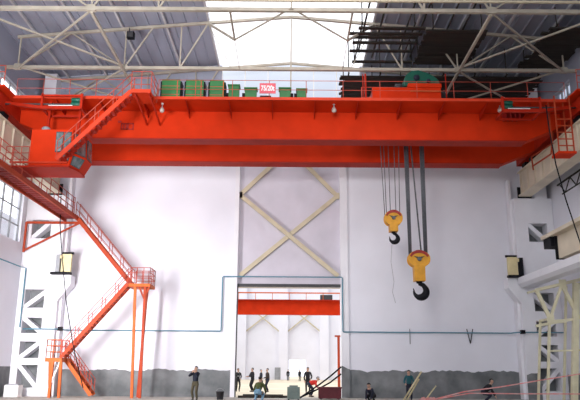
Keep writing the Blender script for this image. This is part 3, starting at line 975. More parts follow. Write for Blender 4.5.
def hook_block(px, ytop, ybox0, ybox1, yhook, pxw, boxw, Y, label, ropes, rr):
    c = at(px, ytop, Y=Y)
    S_ = (at(px + 10, ybox0, Y=Y).x - at(px, ybox0, Y=Y).x) / 10   # metres per pixel at the hook
    zt, zb0, zb1, zh = c.z, at(px, ybox0, Y=Y).z, at(px, ybox1, Y=Y).z, at(px, yhook, Y=Y).z
    W = pxw * S_ / 2
    t = empty('hook_block', (c.x, Y, zb0), label, 'hook', 'hook blocks of the crane')
    # oval sheave housing: two cheek plates around the sheaves
    n = 28
    zc = (zt + zb0) / 2
    Hh = (zt - zb0) / 2 * 1.05

    def oval(y, k=1.0):
        return [(c.x + W * k * math.cos(2 * PI * i / n), y, zc + Hh * k * math.copysign(abs(math.sin(2 * PI * i / n)) ** .85, math.sin(2 * PI * i / n))) for i in range(n)]
    body = MB().prism(oval(Y - .26), (0, .10, 0)).prism(oval(Y + .16), (0, .10, 0)).prism(oval(Y - .17, .86), (0, .34, 0)).build('sheave_housing', M['yellow'], t)
    cap = MB()
    arc = [(c.x + W * .9 * math.cos(a), zc + Hh * 1.04 * math.sin(a)) for a in [PI * (.10 + .8 * i / 12) for i in range(13)]]
    poly = [(x, Y - .31, z) for x, z in arc] + [(c.x + (x - c.x) * .82, Y - .31, zc + (z - zc) * .66) for x, z in reversed(arc)]
    cap.prism(poly, (0, .62, 0))
    cap.build('guard_rim', M['rim'], body)
    MB().lathe((c.x, Y - .34, zc - Hh * .02), [(W * .16, 0), (W * .2, .03), (W * .2, .09)], 16, 'Y').build('axle_cap', M['rope'], body)
    for sx in (-1, 1):
        MB().prism([(c.x + sx * W * .5, Y - .30, zc + Hh * .32), (c.x + sx * W * .16, Y - .30, zc - Hh * .02), (c.x + sx * W * .1, Y - .30, zc + Hh * .22)], (0, .04, 0)).build('cheek_slot', M['olive'], body)
    bw = boxw * S_ / 2
    MB().box(c.x - bw, c.x + bw, Y - .28, Y + .28, zb1, zb0 + Hh * .3).build('crosshead', M['yellow'], t, .03)
    # hook
    Hn = zb1 - zh
    R_ = Hn * .335
    cz = zh + R_ * 1.42
    hx = c.x
    pts = [V((hx + .0, Y, zb1 + .03)), V((hx + .02, Y, zb1 - Hn * .14)), V((hx + R_ * .55, Y, cz + R_ * 1.0))]
    rad = [R_ * .34, R_ * .32, R_ * .38]
    arcp = hook_points((hx + R_ * .05, Y, cz), R_, PI * .22, -PI * 1.04, 18)
    pts += arcp
    rad += [R_ * (.42 + .18 * math.sin(PI * min(1, i / 13))) if i < 13 else R_ * (.42 - .30 * (i - 12) / 6) for i in range(19)]
    pts.append(V((hx - R_ * 1.05, Y, cz + R_ * .45)))
    rad.append(R_ * .06)
    MB().sweep(pts, rad, 12).build('hook', M['black'], t)
    MB().lathe((c.x, Y, zb1 - Hn * .10), [(R_ * .5, 0), (R_ * .5, Hn * .1)], 12).build('hook_nut', M['black'], t)
    # ropes up to the trolley
    for (xt, xb) in ropes:
        top = at(xt, 143.5, Y=Y)
        bot = at(xb, ytop + (ybox0 - ytop) * .25, Y=Y)
        d_ = (top - bot)
        k = (tb - .1 - bot.z) / d_.z
        MB().tube(bot, bot + d_ * k, rr, 6).build('wire_rope', M['rope'], t)
    return t


mainr = [(404.2, 409.4), (405.8, 410.3), (407.4, 411.2), (419.8, 424.6), (421.4, 425.6), (423.0, 427.0), (410.5, 421.5)]
hook_block(418.2, 251.5, 267.5, 281.5, 300, 22, 11, 37.05, 'large yellow hook block with a black hook, the lower of the two', mainr, .045)
auxr = [(380.2, 384.8), (383.5, 386.5), (388.0, 390.5), (393.8, 396.0), (398.4, 399.8)]
hook_block(392.8, 211.5, 226, 232, 244, 18, 8.4, 36.6, 'small yellow hook block with a black hook, the higher of the two', auxr, .022)
p = at(392, 243, Y=36.6)
tl = MB().sweep([p, at(391, 262, Y=36.6), at(394, 282, Y=36.6), at(392.5, 292, Y=36.6), at(395.5, 303, Y=36.6)], .012, 5).build('tag_line', M['grey'])
tag(tl, 'hair-thin grey tag line hanging from the small hook', 'rope')

# loose black cables hanging from the crane ends
c1 = [at(61, 196, Y=40.2), at(60, 225, Y=40.1), at(62, 255, Y=40.0), at(66, 300, Y=39.9), at(73, 345, Y=39.8), at(83, 388, Y=39.8)]
tag(MB().sweep(c1, .03, 6).build('hanging_cable', M['black']), 'thin black cable hanging in front of the left column', 'cable')
c2 = [at(546, 105, Y=32.0), at(549, 128, Y=31.9), at(556, 165, Y=31.8), at(566, 200, Y=31.7), at(581, 245, Y=31.6), at(592, 276, Y=31.6)]
tag(MB().sweep(c2, .035, 6).build('hanging_cable', M['black']), 'black cable slanting down from the right end of the crane', 'cable')

# ================================================================== access stairs and catwalk on the left
Ya0, Ya1 = 41.05, 41.75     # lane against the wall
Yb0, Yb1 = 40.2, 40.9       # lane towards the camera
acc = empty('access_staircase', (-12, 41, 0), 'tall orange-red steel access stair zigzagging up the left corner', 'staircase')
Pz = at(66, 216.5, Y=41.2).z
cwx0, cwx1 = at(63, 217, Y=41.0).x - .75, at(63, 217, Y=41.0).x
cwx0, cwx1 = -14.35, -13.35
cw = MB().box(cwx0, cwx0 + .09, 28, 41.7, Pz - .26, Pz).box(cwx1 - .09, cwx1, 28, 41.7, Pz - .26, Pz).build('catwalk', M['stair'], acc)
y = 28.2
while y < 41.6:
    MB().box(cwx0 + .09, cwx1 - .09, y - .13, y + .13, Pz - .12, Pz - .03).build('deck_plate', M['maroon_deck'], cw)
    y += .42
railing((cwx1 - .05, 28, Pz), (cwx1 - .05, 40.1, Pz), 1.0, cw, M['rail_pink'], 1.3, 2, .022)
railing((cwx0 + .05, 28, Pz), (cwx0 + .05, 41.7, Pz), 1.0, cw, M['rail_pink'], 1.3, 2, .022)


def flight(a, b, y0, y1, parent, n, rail_sides=(0, 1), m=None, w=.24, rail_h=.95):
    """a = upper end, b = lower end (x, z)"""
    m = m or M['stair_light']
    f = MB()
    for y in (y0, y1):
        f.bar((a[0], y, a[1]), (b[0], y, b[1]), .06, w)
    o = f.build('stair_flight', m, parent)
    for i in range(1, n):
        x, z = a[0] + (b[0] - a[0]) * i / n, a[1] + (b[1] - a[1]) * i / n
        MB().box(x - .13, x + .13, y0 + .03, y1 - .03, z - .03, z + .01).build('stair_tread', M['stair'], o)
    for k in rail_sides:
        y = (y0, y1)[k]
        rl = MB()
        for hh in (rail_h * .5, rail_h):
            rl.tube((a[0], y, a[1] + hh), (b[0], y, b[1] + hh), .022, 6)
        ro = rl.build('guard_rail', M['rail_pink'], o)
        for i in range(6):
            x, z = a[0] + (b[0] - a[0]) * i / 5, a[1] + (b[1] - a[1]) * i / 5
            MB().tube((x, y, z), (x, y, z + rail_h), .024, 6).build('guard_post', M['rail_pink'], ro)
    return o


A = at(76, 216, Y=41.1); Bp = at(131.5, 285, Y=41.1)
flight((A.x, Pz), (Bp.x, Bp.z), Ya0, Ya1, acc, 24, m=M['stair'])
# top landing joins the catwalk to the first flight
tl_ = MB().box(cwx1 - .1, A.x + .12, Yb0, Ya1, Pz - .16, Pz).build('landing', M['stair'], acc)
railing((cwx1, Yb0 + .05, Pz), (A.x + .05, Yb0 + .05, Pz), 1.0, tl_, M['rail_pink'], .4, 2)
C2 = at(151, 286, Y=40.5)
l2 = MB().box(Bp.x - .05, C2.x, Yb0, Ya1, Bp.z - .2, Bp.z - .02).build('landing', M['stair_light'], acc)
railing((Bp.x + .1, Yb0 + .03, Bp.z), (C2.x - .03, Yb0 + .03, Bp.z), .95, l2, M['rail_pink'], .4, 2)
railing((C2.x - .03, Yb0 + .03, Bp.z), (C2.x - .03, Ya1 - .03, Bp.z), .95, l2, M['rail_pink'], .5, 2)
railing((Bp.x + .1, Ya1 - .03, Bp.z), (C2.x - .03, Ya1 - .03, Bp.z), .95, l2, M['rail_pink'], .4, 2)
Lp = at(62, 358, Y=40.5)
flight((Bp.x, Bp.z - .05), (Lp.x, Lp.z), Yb0, Yb1, acc, 24, m=M['stair'], w=.2)
L0 = at(47, 358, Y=40.5)
l3 = MB().box(L0.x, Lp.x + .1, Yb0, Ya1, Lp.z - .22, Lp.z).build('landing', M['stair_light'], acc)
railing((L0.x + .03, Yb0 + .03, Lp.z), (Lp.x - .03, Yb0 + .03, Lp.z), 1.05, l3, M['stair_light'], .4, 2, .026)
railing((L0.x + .03, Ya1 - .03, Lp.z), (Lp.x - .03, Ya1 - .03, Lp.z), 1.05, l3, M['rail_pink'], .5, 2, .026)
railing((L0.x + .03, Yb0 + .03, Lp.z), (L0.x + .03, Ya1 - .03, Lp.z), 1.05, l3, M['rail_pink'], .6, 2, .026)
Fp = at(91, 397.5, Y=41.2)
flight((Lp.x, Lp.z - .05), (Fp.x, .12), Ya0, Ya1, acc, 13, m=M['stair_light'], w=.22)
# legs
for (pa, pb, y) in (((135, 290), (132, 392), 40.3), ((145, 292), (140, 392), 40.35), ((147, 292), (138, 392), 41.6)):
    a_, b_ = at(*pa, Y=y), at(*pb, Y=y)
    a_.z = Bp.z - .15
    MB().bar(a_, (b_.x, y, 0), .15, .15).build('leg', M['stair_light'] if y < 40.33 else M['stair'], acc)
MB().bar((at(145, 292, Y=40.4).x - .35, 40.35, Bp.z - .2), (at(144, 300, Y=40.4).x, 40.35, Bp.z - .9), .1).bar((C2.x - .05, 40.35, Bp.z - .2), (at(144, 300, Y=40.4).x, 40.35, Bp.z - .9), .1).build('knee_brace', M['stair'], acc)
for (pa, pb, y) in (((53, 360), (49, 394), 40.25), ((50, 362), (50, 394), 41.6), ((61, 362), (59, 394), 40.3)):
    a_, b_ = at(*pa, Y=y), at(*pb, Y=y)
    a_.z = Lp.z - .2
    MB().bar(a_, (b_.x, y, 0), .15, .15).build('leg', M['stair_light'], acc)
MB().bar((at(60, 362, Y=40.27).x, 40.27, Lp.z - .2), (at(50, 385, Y=40.27).x, 40.27, .7), .08).build('knee_brace', M['white'], acc)
# wall bracket carrying the catwalk
br = [at(27, 218.5, Y=41.6), at(64, 218.5, Y=41.6), at(22.5, 252, Y=41.6)]
MB().bar((br[0].x, 41.6, Pz - .32), (cwx1, 41.6, Pz - .32), .14).bar((br[0].x, 41.6, Pz - .3), (br[0].x, 41.6, br[2].z), .12).bar((br[0].x, 41.6, br[2].z + .1), (cwx1 - .1, 41.6, Pz - .36), .10).build('wall_bracket', M['stair'], acc)

# ================================================================== pale yellow lattice trestle (right)
tx = empty('steel_trestle', (15, 38.0, 0), 'pale yellow steel lattice trestle standing before the right column', 'trestle')
YT = 37.6
tp = lambda x, y: at(x, y, Y=YT)
legs = [((549.5, 318), (547.5, 400)), ((576, 283), (574, 400))]
for (a, b) in legs:
    a_, b_ = tp(*a), tp(*b)
    MB().bar(a_, (b_.x, YT, 0), .13 if a[0] < 560 else .3).build('leg', M['trestle'], tx)
    MB().bar(a_ + V((0, 1.4, 0)), (b_.x, YT + 1.4, 0), .12).build('leg', M['trestle'], tx)
for (a, b, w_) in (((536, 290), (562, 284), .16), ((562, 284), (590, 277), .16), ((536, 289), (550, 319), .18), ((562, 284), (550, 319), .14), ((562, 285), (579, 318), .18), ((536, 326), (590, 316), .15), ((548, 351), (590, 350), .09), ((549, 322), (565, 321), .2)):
    MB().bar(tp(*a), tp(*b), w_, w_).build('lattice_bar', M['trestle'], tx)
for (a) in ((562, 284), (550, 319)):
    p = tp(*a)
    MB().bar(p, p + V((0, 1.4, 0)), .12).build('cross_tie', M['trestle'], tx)
    MB().box(p.x - .2, p.x + .2, YT - .1, YT - .07, p.z - .24, p.z + .24).build('gusset_plate', M['trestle'], tx)
MB().bar(tp(536, 290) + V((0, 1.4, 0)), tp(590, 277) + V((0, 1.4, 0)), .12).build('lattice_bar', M['trestle'], tx)

# ================================================================== things on the floor
def on_floor(px, Y):
    p = at(px, 395, Y=Y)
    return V((p.x, Y, 0))


p = on_floor(13, 41.0)
o = empty('concrete_block', (p.x, 41.0, 0), 'white block standing at the foot of the left column', 'block')
MB().box(p.x - .42, p.x + .42, 40.6, 41.35, 0, .68).build('block_body', M['white'], o, .04)
MB().box(p.x - .36, p.x + .36, 40.66, 41.3, .68, .73).build('lid', M['grey'], o)
p = on_floor(220, 39.5)
o = empty('bucket', (p.x, 39.5, 0), 'dark grey bucket on the floor left of the doorway', 'bucket')
MB().lathe((p.x, 39.5, 0), [(.17, 0), (.23, .42), (.25, .42), (.25, .45), (.21, .45), (.16, .05)], 16).build('bucket_body', M['dark'], o)
MB().sweep([(p.x - .24, 39.5, .43), (p.x - .17, 39.45, .56), (p.x, 39.42, .62), (p.x + .17, 39.45, .56), (p.x + .24, 39.5, .43)], .012, 6).build('handle', M['grey'], o)
p = on_floor(293.5, 39.6)
o = empty('steel_cabinet', (p.x, 39.6, 0), 'grey-green steel box on the floor in the middle of the doorway', 'cabinet')
MB().box(p.x - .36, p.x + .36, 39.4, 39.9, .06, .72).build('cabinet_body', M['box_green'], o, .03)
MB().box(p.x - .28, p.x + .28, 39.38, 39.4, .14, .60).build('door', M['box_green'], o)
MB().box(p.x - .24, p.x + .24, 39.45, 39.85, .72, .80).build('lid', M['box_green'], o)
for sx in (-1, 1):
    MB().box(p.x + sx * .28 - .05, p.x + sx * .28 + .05, 39.42, 39.88, 0, .06).build('foot', M['dark'], o)
x0, x1 = on_floor(318.5, 40.7).x, on_floor(341, 40.7).x
o = empty('steel_crate', ((x0 + x1) / 2, 40.7, 0), 'long maroon steel crate on the floor at the right door edge', 'crate')
MB().box(x0, x1, 40.4, 41.1, .05, .62).build('crate_body', M['maroon'], o, .02)
MB().box(x0 - .04, x1 + .04, 40.36, 41.14, .62, .70).build('lid', M['maroon'], o)
for x in (x0 + .15, x1 - .15):
    MB().box(x - .06, x + .06, 40.4, 41.1, 0, .05).build('skid', M['dark'], o)
for pts, lab in (([(341, 367), (330, 376.5), (320, 384), (312, 389.5), (300, 393.5)], 'upper black hose sagging from the right door pilaster'), ([(341, 374), (330, 382.5), (320, 388), (310, 393), (299, 396.5)], 'lower black hose sagging from the right door pilaster')):
    hs = [at(x, y, Y=42.6 - .3 * i) for i, (x, y) in enumerate(pts)]
    hs[-1].z = .05
    tag(MB().sweep(hs, .05, 7).build('black_hose', M['black']), lab, 'hose')
for i, (xa, xb, y, dy, lab) in enumerate(((238, 288, 42.0, .35, 'nearer dark timber lying across the doorway threshold'), (243, 283, 44.5, -.2, 'farther dark timber lying across the doorway threshold'))):
    a_, b_ = on_floor(xa, y), on_floor(xb, y + dy)
    tag(MB().bar(a_ + V((0, 0, .07)), b_ + V((0, 0, .07)), .22, .13).build('timber_beam', M['wood_dark']), lab, 'timber')
for i, (pa, pb, lab) in enumerate((((421.5, 371.5), (403, 401), 'longer pale bamboo pole leaning beside the teal-jacketed worker'), ((419, 379), (411, 393), 'shorter pale bamboo pole leaning beside the teal-jacketed worker'))):
    a_, b_ = at(*pa, Y=38.0), at(*pb, Y=38.2)
    if i == 1:
        a_, b_ = at(*pa, Y=38.35), at(*pb, Y=38.3)
        dd = b_ - a_
        b_ = a_ + dd * ((.04 - a_.z) / dd.z)
    b_.z = max(b_.z, .02)
    tag(MB().tube(a_, b_, .045, 8).build('bamboo_pole', M['bamboo']), lab, 'pole', 'leaning bamboo poles')
a_, b_ = at(424, 397, Y=38.1), at(436, 386, Y=38.6)
a_.z = .03
tag(MB().tube(a_, b_, .035, 8).build('bamboo_pole', M['bamboo']), 'low thin bamboo pole leaning right of the other poles', 'pole', 'leaning bamboo poles')


def tape(pts, label):
    mb = MB()
    for i in range(len(pts) - 1):
        mb.bar(pts[i], pts[i + 1], .008, .055)
    return tag(mb.build('barrier_tape', M['tape']), label, 'tape', 'red barrier tapes')


tape([V((on_floor(428, 37.3).x, 37.2, .12)), at(465, 391.5, Y=37.0), at(500, 387, Y=36.6), at(548, 379, Y=36.4), at(592, 372, Y=36.2)], 'red barrier tape rising to the right past the trestle')
tape([V((on_floor(430, 37.5).x, 37.3, .14)), at(470, 393.2, Y=37.4), at(520, 393.8, Y=37.2), at(592, 394, Y=36.8)], 'red barrier tape stretched level just above the floor')
p = on_floor(428, 37.0)
rt = random.Random(5)
tg = MB()
for q in range(16):
    pts = []
    a0, rr_ = rt.uniform(0, 6.28), rt.uniform(.15, .5)
    ox, oy = rt.uniform(-.25, .25), rt.uniform(-.15, .15)
    for m_ in range(9):
        an = a0 + m_ * .62
        pts.append(V((p.x + ox + rr_ * math.cos(an), 37.0 + oy + .6 * rr_ * math.sin(an), .03 + (.30 - .4 * rr_) * (.5 + .5 * math.sin(m_ * 1.3 + q)) + .012 * (q % 4))))
    for m_ in range(8):
        tg.bar(pts[m_], pts[m_ + 1], .01, .06)
o = tg.build('tape_heap', M['tape'])
tag(o, 'loose heap of pinkish red tape on the floor by the bamboo poles', 'tape')


# ================================================================== people
def skin_mesh(verts, edges, radii, name, lv=1):
    me = bpy.data.meshes.new(name)
    me.from_pydata([tuple(v) for v in verts], edges, [])
    o = bpy.data.objects.new(name, me)
    COL.objects.link(o)
    sm = o.modifiers.new('skin', 'SKIN')
    sm.use_smooth_shade = True
    lay = me.skin_vertices[0].data
    for i, r in enumerate(radii):
        lay[i].radius = (r, r) if not isinstance(r, tuple) else r
        lay[i].use_root = (i == 0)
    ss = o.modifiers.new('sub', 'SUBSURF')
    ss.levels = ss.render_levels = lv
    bpy.context.view_layer.update()
    out = bpy.data.meshes.new_from_object(o.evaluated_get(bpy.context.evaluated_depsgraph_get()))
    bpy.data.objects.remove(o)
    out.name = name
    return out


def limb(a, b, bend, l1, l2):
    """two-bone joint position: a -> mid -> b with the middle pushed towards bend"""
    a, b, bend = V(a), V(b), V(bend)
    d = b - a
    L = min(d.length, (l1 + l2) * .999)
    dn = d.normalized()
    x = (l1 * l1 - l2 * l2 + L * L) / (2 * L)
    h = math.sqrt(max(l1 * l1 - x * x, 0))
    s = bend - dn * bend.dot(dn)
    s = s.normalized() if s.length > 1e-4 else V((0, 0, 1))
    return a + dn * x + s * h, a + dn * L


def person(loc, rot, label, pelvis, lean, hands, feet, cloth, head_dir=(0, -1, 0), hair=True, scale=1.0, group=None, shirt=None):
    """local frame: faces -Y, X to its own left; pelvis = (y, z), lean = torso lean in degrees (forwards)."""
    pel = V((0, pelvis[0], pelvis[1]))
    la = math.radians(lean)
    up = V((0, -math.sin(la), math.cos(la)))
    fw = V((0, -math.cos(la), -math.sin(la)))
    waist = pel + up * .17
    chest = pel + up * .36
    nb = pel + up * .52
    hd = V(head_dir).normalized()
    hu = (up * .6 + V((0, 0, .8)) + hd * (-.1)).normalized()
    neck = nb + hu * .07
    jaw = neck + hu * .05 + hd * .03
    head = neck + hu * .135 + hd * .015
    crown = neck + hu * .205
    shs, els, wrs, hips, kns, ans = [], [], [], [], [], []
    for k, sx in enumerate((1, -1)):
        sh = nb + V((sx * .185, 0, 0)) - up * .055
        el, wr = limb(sh, hands[k], V((sx * .5, .7, -.5)), .29, .26)
        hp = pel + V((sx * .095, 0, -.02))
        kn, an = limb(hp, V(feet[k]) + V((0, .02, .085)), V((sx * .12, -1, .15)), .43, .43)
        shs.append(sh); els.append(el); wrs.append(wr); hips.append(hp); kns.append(kn); ans.append(an)
    # ---- body
    vs, es, rs = [], [], []

    def add(p, r, par=None):
        vs.append(V(p)); rs.append(r)
        if par is not None:
            es.append((par, len(vs) - 1))
        return len(vs) - 1
    i0 = add(pel + up * .06, .085)
    il = add(pel + up * .0, .075, i0)
    i1 = add(waist, .105, i0)
    i2 = add(chest, .135, i1)
    i3 = add(nb, .085, i2)
    i4 = add(neck, .055, i3)
    i5 = add(jaw, .066, i4)
    i6 = add(head, .093, i5)
    i7 = add(crown, .070, i6)
    side = hd.cross(V((0, 0, 1))).normalized()
    add(head + hd * .105 - hu * .015, .013, i6)                      # nose
    for sx in (1, -1):
        add(head + side * sx * .098 - hu * .01, .014, i6)             # ears
    for k, sx in enumerate((1, -1)):
        a = add(shs[k], .062, i3)
        b = add(lerp(shs[k], els[k], .5), .050, a)
        b = add(els[k], .041, b)
        c_ = add(lerp(els[k], wrs[k], .4), .040, b)
        c_ = add(wrs[k], .026, c_)
        fd = (wrs[k] - els[k]).normalized()
        sd = fd.cross(V((0, -1, .3))).normalized()
        pm = add(wrs[k] + fd * .055, .030, c_)
        kn_ = fd.cross(sd).normalized()
        for q, (o_, ln) in enumerate(((-.032, .068), (-.011, .080), (.011, .075), (.032, .058))):
            b0 = wrs[k] + fd * .085 + sd * o_
            f0 = add(b0, .009, pm)
            f1 = add(b0 + fd * ln * .55 + kn_ * .008, .008, f0)
            add(b0 + fd * ln * .9 + kn_ * .030, .007, f1)
        t0 = add(wrs[k] + fd * .045 - sd * .040, .011, pm)
        add(wrs[k] + fd * .085 - sd * .062 + kn_ * .015, .008, t0)
        a = add(lerp(hips[k], kns[k], .2), .066, il)
        b = add(lerp(hips[k], kns[k], .5), .074, a)
        b = add(kns[k], .054, b)
        c_ = add(lerp(kns[k], ans[k], .35), .052, b)
        c_ = add(ans[k], .036, c_)
        add(V(feet[k]) + V((0, -.13, .04)), .034, c_)
    def fin(me, name, m, parent=None):
        me.materials.clear()
        me.materials.append(m)
        o = bpy.data.objects.new(name, me)
        COL.objects.link(o)
        if parent:
            o.parent = parent
        return o
    body = fin(skin_mesh(vs, es, rs, 'person', 1), 'person', M['skin'])
    # ---- jacket
    vs, es, rs = [], [], []
    j0 = add(pel + up * .0, .160)
    j1 = add(waist, .160, j0)
    j2 = add(chest, .178, j1)
    j3 = add(nb, .100, j2)
    for k in (0, 1):
        a = add(shs[k], .080, j3)
        b = add(lerp(shs[k], els[k], .5), .067, a)
        b = add(els[k], .058, b)
        b = add(lerp(els[k], wrs[k], .5), .055, b)
        add(wrs[k], .044, b)
    jk = fin(skin_mesh(vs, es, rs, 'jacket', 1), 'jacket', M[cloth[0]], body)
    # ---- trousers
    vs, es, rs = [], [], []
    j0 = add(pel + up * .14, .128)
    j0 = add(pel - up * .01, .155, j0)
    for k in (0, 1):
        a = add(lerp(hips[k], kns[k], .16), .098, j0)
        b = add(lerp(hips[k], kns[k], .5), .090, a)
        b = add(kns[k], .072, b)
        b = add(lerp(kns[k], ans[k], .5), .066, b)
        add(ans[k] + V((0, 0, .0)), .060, b)
    tm = skin_mesh(vs, es, rs, 'trousers', 1)
    bt = bmesh.new()
    bt.from_mesh(tm)
    for c_, r_ in ((pel + up * .03, (.172, .138, .135)), (lerp(hips[0], kns[0], .10), (.098, .10, .10)), (lerp(hips[1], kns[1], .10), (.098, .10, .10))):
        rb = bmesh.ops.create_uvsphere(bt, u_segments=14, v_segments=10, radius=1.0)
        for v in rb['verts']:
            v.co = V((v.co.x * r_[0], v.co.y * r_[1], v.co.z * r_[2])) + c_
            for f_ in v.link_faces:
                f_.smooth = True
    bt.to_mesh(tm)
    bt.free()
    fin(tm, 'trousers', M[cloth[1]], body)
    # ---- shoes, hair, eyes, mouth, shirt
    for k in (0, 1):
        f_ = V(feet[k])
        ob = MB().ball((f_.x, f_.y - .055, .048), .052, .135, .048, 10).build('shoe', M['shoe'])
        ob.parent = body
    if hair:
        hm = MB().ball((0, 0, 0), .103, .112, .10, 14)
        bmesh.ops.delete(hm.bm, geom=[v for v in hm.bm.verts if v.co.z < .030 and v.co.y < .0 or v.co.z < -.015 and v.co.y < .03 or v.co.z < -.09], context='VERTS')
        zq = V((0, -1, 0)).rotation_difference(hd)
        R3 = zq.to_matrix().to_4x4()
        bmesh.ops.transform(hm.bm, matrix=Matrix.Translation(head + hu * .035 - hd * .018) @ R3, verts=hm.bm.verts)
        ob = hm.build('hair', M['hair'])
        ob.parent = body
    for sx in (1, -1):
        pz = head + hd * .088 + side * sx * .034 + hu * .012
        ob = MB().ball(pz, .012, .012, .009, 8).build('eye', M['black'])
        ob.parent = body
    mp_ = jaw + hd * .066 + hu * .012
    ob = MB().bar(mp_ - side * .022, mp_ + side * .022, .012, .009).build('mouth', M['maroon'])
    ob.parent = body
    if shirt:
        ob = MB().hexa([chest + fw * .150 + V((-.05, 0, -.12)), chest + fw * .150 + V((.05, 0, -.12)), chest + fw * .13 + V((.05, 0, -.12)), chest + fw * .13 + V((-.05, 0, -.12)),
                        nb + fw * .10 + V((-.05, 0, 0)), nb + fw * .10 + V((.05, 0, 0)), nb + fw * .06 + V((.05, 0, 0)), nb + fw * .06 + V((-.05, 0, 0))]).build('shirt', M[shirt])
        ob.parent = body
    body.location = loc
    body.rotation_euler = (0, 0, rot)
    body.scale = (scale,) * 3
    tag(body, label, 'person', group)
    return body


ST = (0, .90)
FT = ((.11, 0, 0), (-.11, 0, 0))
down = ((.27, -.05, .80), (-.27, -.05, .80))
phone = ((.06, -.26, 1.42), (-.10, -.26, 1.44))
R_ = math.radians
person(on_floor(195, 37.4), R_(-15), 'person in navy jacket and olive trousers standing with hands raised to the face', ST, 0, phone, FT, ('navy', 'olive'), scale=1.04)
person(on_floor(237.6, 54), R_(20), 'person in a black open suit over a white shirt at the left door edge', ST, 0, ((.20, -.05, .98), (-.27, -.05, .80)), FT, ('blackcloth', 'blackcloth'), shirt='white')
person(on_floor(252.3, 53.5), R_(-60), 'person in a long black coat with bent arms, second from the left door edge', ST, 4, ((.15, -.40, 1.12), (-.15, -.42, 1.10)), FT, ('blackcloth', 'blackcloth'), head_dir=(-.2, -1, -.1), scale=1.03)
person(on_floor(260.8, 66), R_(90), 'person in dark clothes half hidden behind the group in the doorway', ST, 0, down, FT, ('navy', 'blackcloth'), scale=.97)
person(on_floor(267.6, 53.5), R_(-75), 'person in a dark brown jacket with one arm reaching out in the doorway', ST, 5, ((.18, -.38, 1.02), (-.22, -.12, .82)), FT, ('browncloth', 'navy'), head_dir=(0, -1, -.25), scale=1.01)
person(on_floor(258.5, 36.6), R_(165), 'person in a moss green jacket and light blue jeans bending down in the doorway', (.14, .46), 42, ((.22, -.42, .42), (-.22, -.42, .42)), ((.17, 0, 0), (-.17, .02, 0)), ('greencloth', 'denim'), head_dir=(0, -1, -.5), scale=1.12)
person(on_floor(288, 108), R_(0), 'small distant person in black left of the bright far opening', ST, 0, down, FT, ('blackcloth', 'blackcloth'))
person(on_floor(299.6, 106), R_(30), 'small distant person in black standing in the bright far opening', ST, 0, down, FT, ('blackcloth', 'blackcloth'))
person(on_floor(307.8, 51), R_(0), 'tall slim person in black standing behind the red-jacketed one', ST, 0, ((.20, -.10, .95), (-.22, -.08, .85)), FT, ('blackcloth', 'blackcloth'), scale=1.06)
person(on_floor(310.5, 44.2), R_(90), 'person in a bright red jacket and dark trousers bending over the hoses', (.12, .80), 74, ((.16, -.60, .52), (-.16, -.58, .55)), ((.12, .05, 0), (-.12, -.05, 0)), ('redcloth', 'navy'), head_dir=(0, -1, -.3), scale=1.0)
person(on_floor(371.5, 37.0), R_(-35), 'person in dark clothes crouching low on the floor right of the doorway', (.18, .36), 50, ((.14, -.40, .12), (-.14, -.38, .14)), ((.16, .0, 0), (-.16, .06, 0)), ('navy', 'blackcloth'), head_dir=(0, -1, -.5), scale=1.0)
person(on_floor(409.5, 38.9), R_(-10), 'person in a dark teal jacket standing behind leaning bamboo poles', ST, 6, ((.20, -.30, .95), (-.22, -.28, .98)), FT, ('tealcloth', 'navy'), head_dir=(0, -1, -.15), scale=.97)
person(on_floor(486.5, 38.3), R_(75), 'person in dark clothes bending forward behind the red tapes on the right', (.16, .50), 48, ((.15, -.45, .30), (-.15, -.42, .32)), ((.14, 0, 0), (-.14, .08, 0)), ('blackcloth', 'navy'), head_dir=(0, -1, -.1), scale=1.08)

# ================================================================== light
wd = bpy.data.worlds.new('world')
S.world = wd
wd.use_nodes = True
nt = wd.node_tree
bg = nt.nodes['Background']
tcw = nt.nodes.new('ShaderNodeTexCoord')
sxyz = nt.nodes.new('ShaderNodeSeparateXYZ')
nt.links.new(tcw.outputs['Generated'], sxyz.inputs[0])


def sky_term(sock, a, b, col0, col1, flip=False):
    mr = nt.nodes.new('ShaderNodeMapRange')
    mr.interpolation_type = 'SMOOTHSTEP'
    mr.inputs['From Min'].default_value = a
    mr.inputs['From Max'].default_value = b
    nt.links.new(sock, mr.inputs['Value'])
    mx = nt.nodes.new('ShaderNodeMix')
    mx.data_type = 'RGBA'
    mx.inputs[6].default_value = (*col0, 1)
    mx.inputs[7].default_value = (*col1, 1)
    nt.links.new(mr.outputs[0], mx.inputs[0])
    return mx.outputs[2]


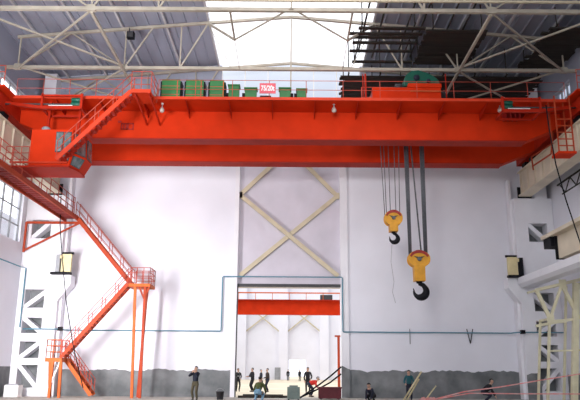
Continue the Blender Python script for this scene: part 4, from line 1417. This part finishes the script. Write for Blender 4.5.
# overcast sky: brightest overhead and towards the sun side on the left
ta = sky_term(sxyz.outputs['Z'], .24, .70, (.23, .30, .46), (1.9, 1.95, 2.0))
tb_ = sky_term(sxyz.outputs['X'], -.05, -.45, (0, 0, 0), (2.0, 1.95, 1.9))
tc_ = sky_term(sxyz.outputs['Y'], .93, .99, (0, 0, 0), (1.2, 1.2, 1.2))
ad = nt.nodes.new('ShaderNodeMix')
ad.data_type = 'RGBA'
ad.blend_type = 'ADD'
ad.inputs[0].default_value = 1
nt.links.new(ta, ad.inputs[6])
nt.links.new(tb_, ad.inputs[7])
ad2 = nt.nodes.new('ShaderNodeMix')
ad2.data_type = 'RGBA'
ad2.blend_type = 'ADD'
ad2.inputs[0].default_value = 1
nt.links.new(ad.outputs[2], ad2.inputs[6])
nt.links.new(tc_, ad2.inputs[7])
nt.links.new(ad2.outputs[2], bg.inputs['Color'])
bg.inputs['Strength'].default_value = 1.0


def area(name, loc, target, sx, sy, power, col, spread=180):
    l = bpy.data.lights.new(name, 'AREA')
    l.shape = 'RECTANGLE'
    l.size, l.size_y = sx, sy
    l.energy = power
    l.color = col
    l.spread = math.radians(spread)
    o = bpy.data.objects.new(name, l)
    COL.objects.link(o)
    o.location = loc
    o.rotation_euler = (V(target) - V(loc)).to_track_quat('-Z', 'Y').to_euler()
    return o


area('left_daylight', (-15.5, 27, 4.5), (-10.5, 43, 4.0), 3, 6, 1250, (1, .965, .98), 92)
area('sky_fill', (-5, 4, 14), (-3, 43, 8), 14, 8, 200, (.95, .97, 1))
area('skylight_daylight', (-1, 19, 21.3), (-1, 35, 9), 9, 12, 700, (1, .97, .97))


def spot(name, loc, target, power, size, col, soft):
    l = bpy.data.lights.new(name, 'SPOT')
    l.energy = power
    l.spot_size = math.radians(size)
    l.spot_blend = 1.0
    l.shadow_soft_size = soft
    l.color = col
    o = bpy.data.objects.new(name, l)
    COL.objects.link(o)
    o.location = loc
    o.rotation_euler = (V(target) - V(loc)).to_track_quat('-Z', 'Y').to_euler()


spot('roof_fill', (-11, 18, 10), (-11, 38, 21), 14000, 58, (.96, .96, 1), 1.5)  # added spot that brightens the left roof, no such lamp in the hall
spot('girder_fill', (-.5, 14, 12), (-.5, 36, 13.4), 8800, 66, (1, .95, .94), 2.0)  # added spot that brightens the middle of the crane girder


S.view_settings.view_transform = 'Standard'
S.view_settings.look = 'None'
S.view_settings.exposure = 0.0
S.cycles.max_bounces = 8
S.cycles.use_denoising = True
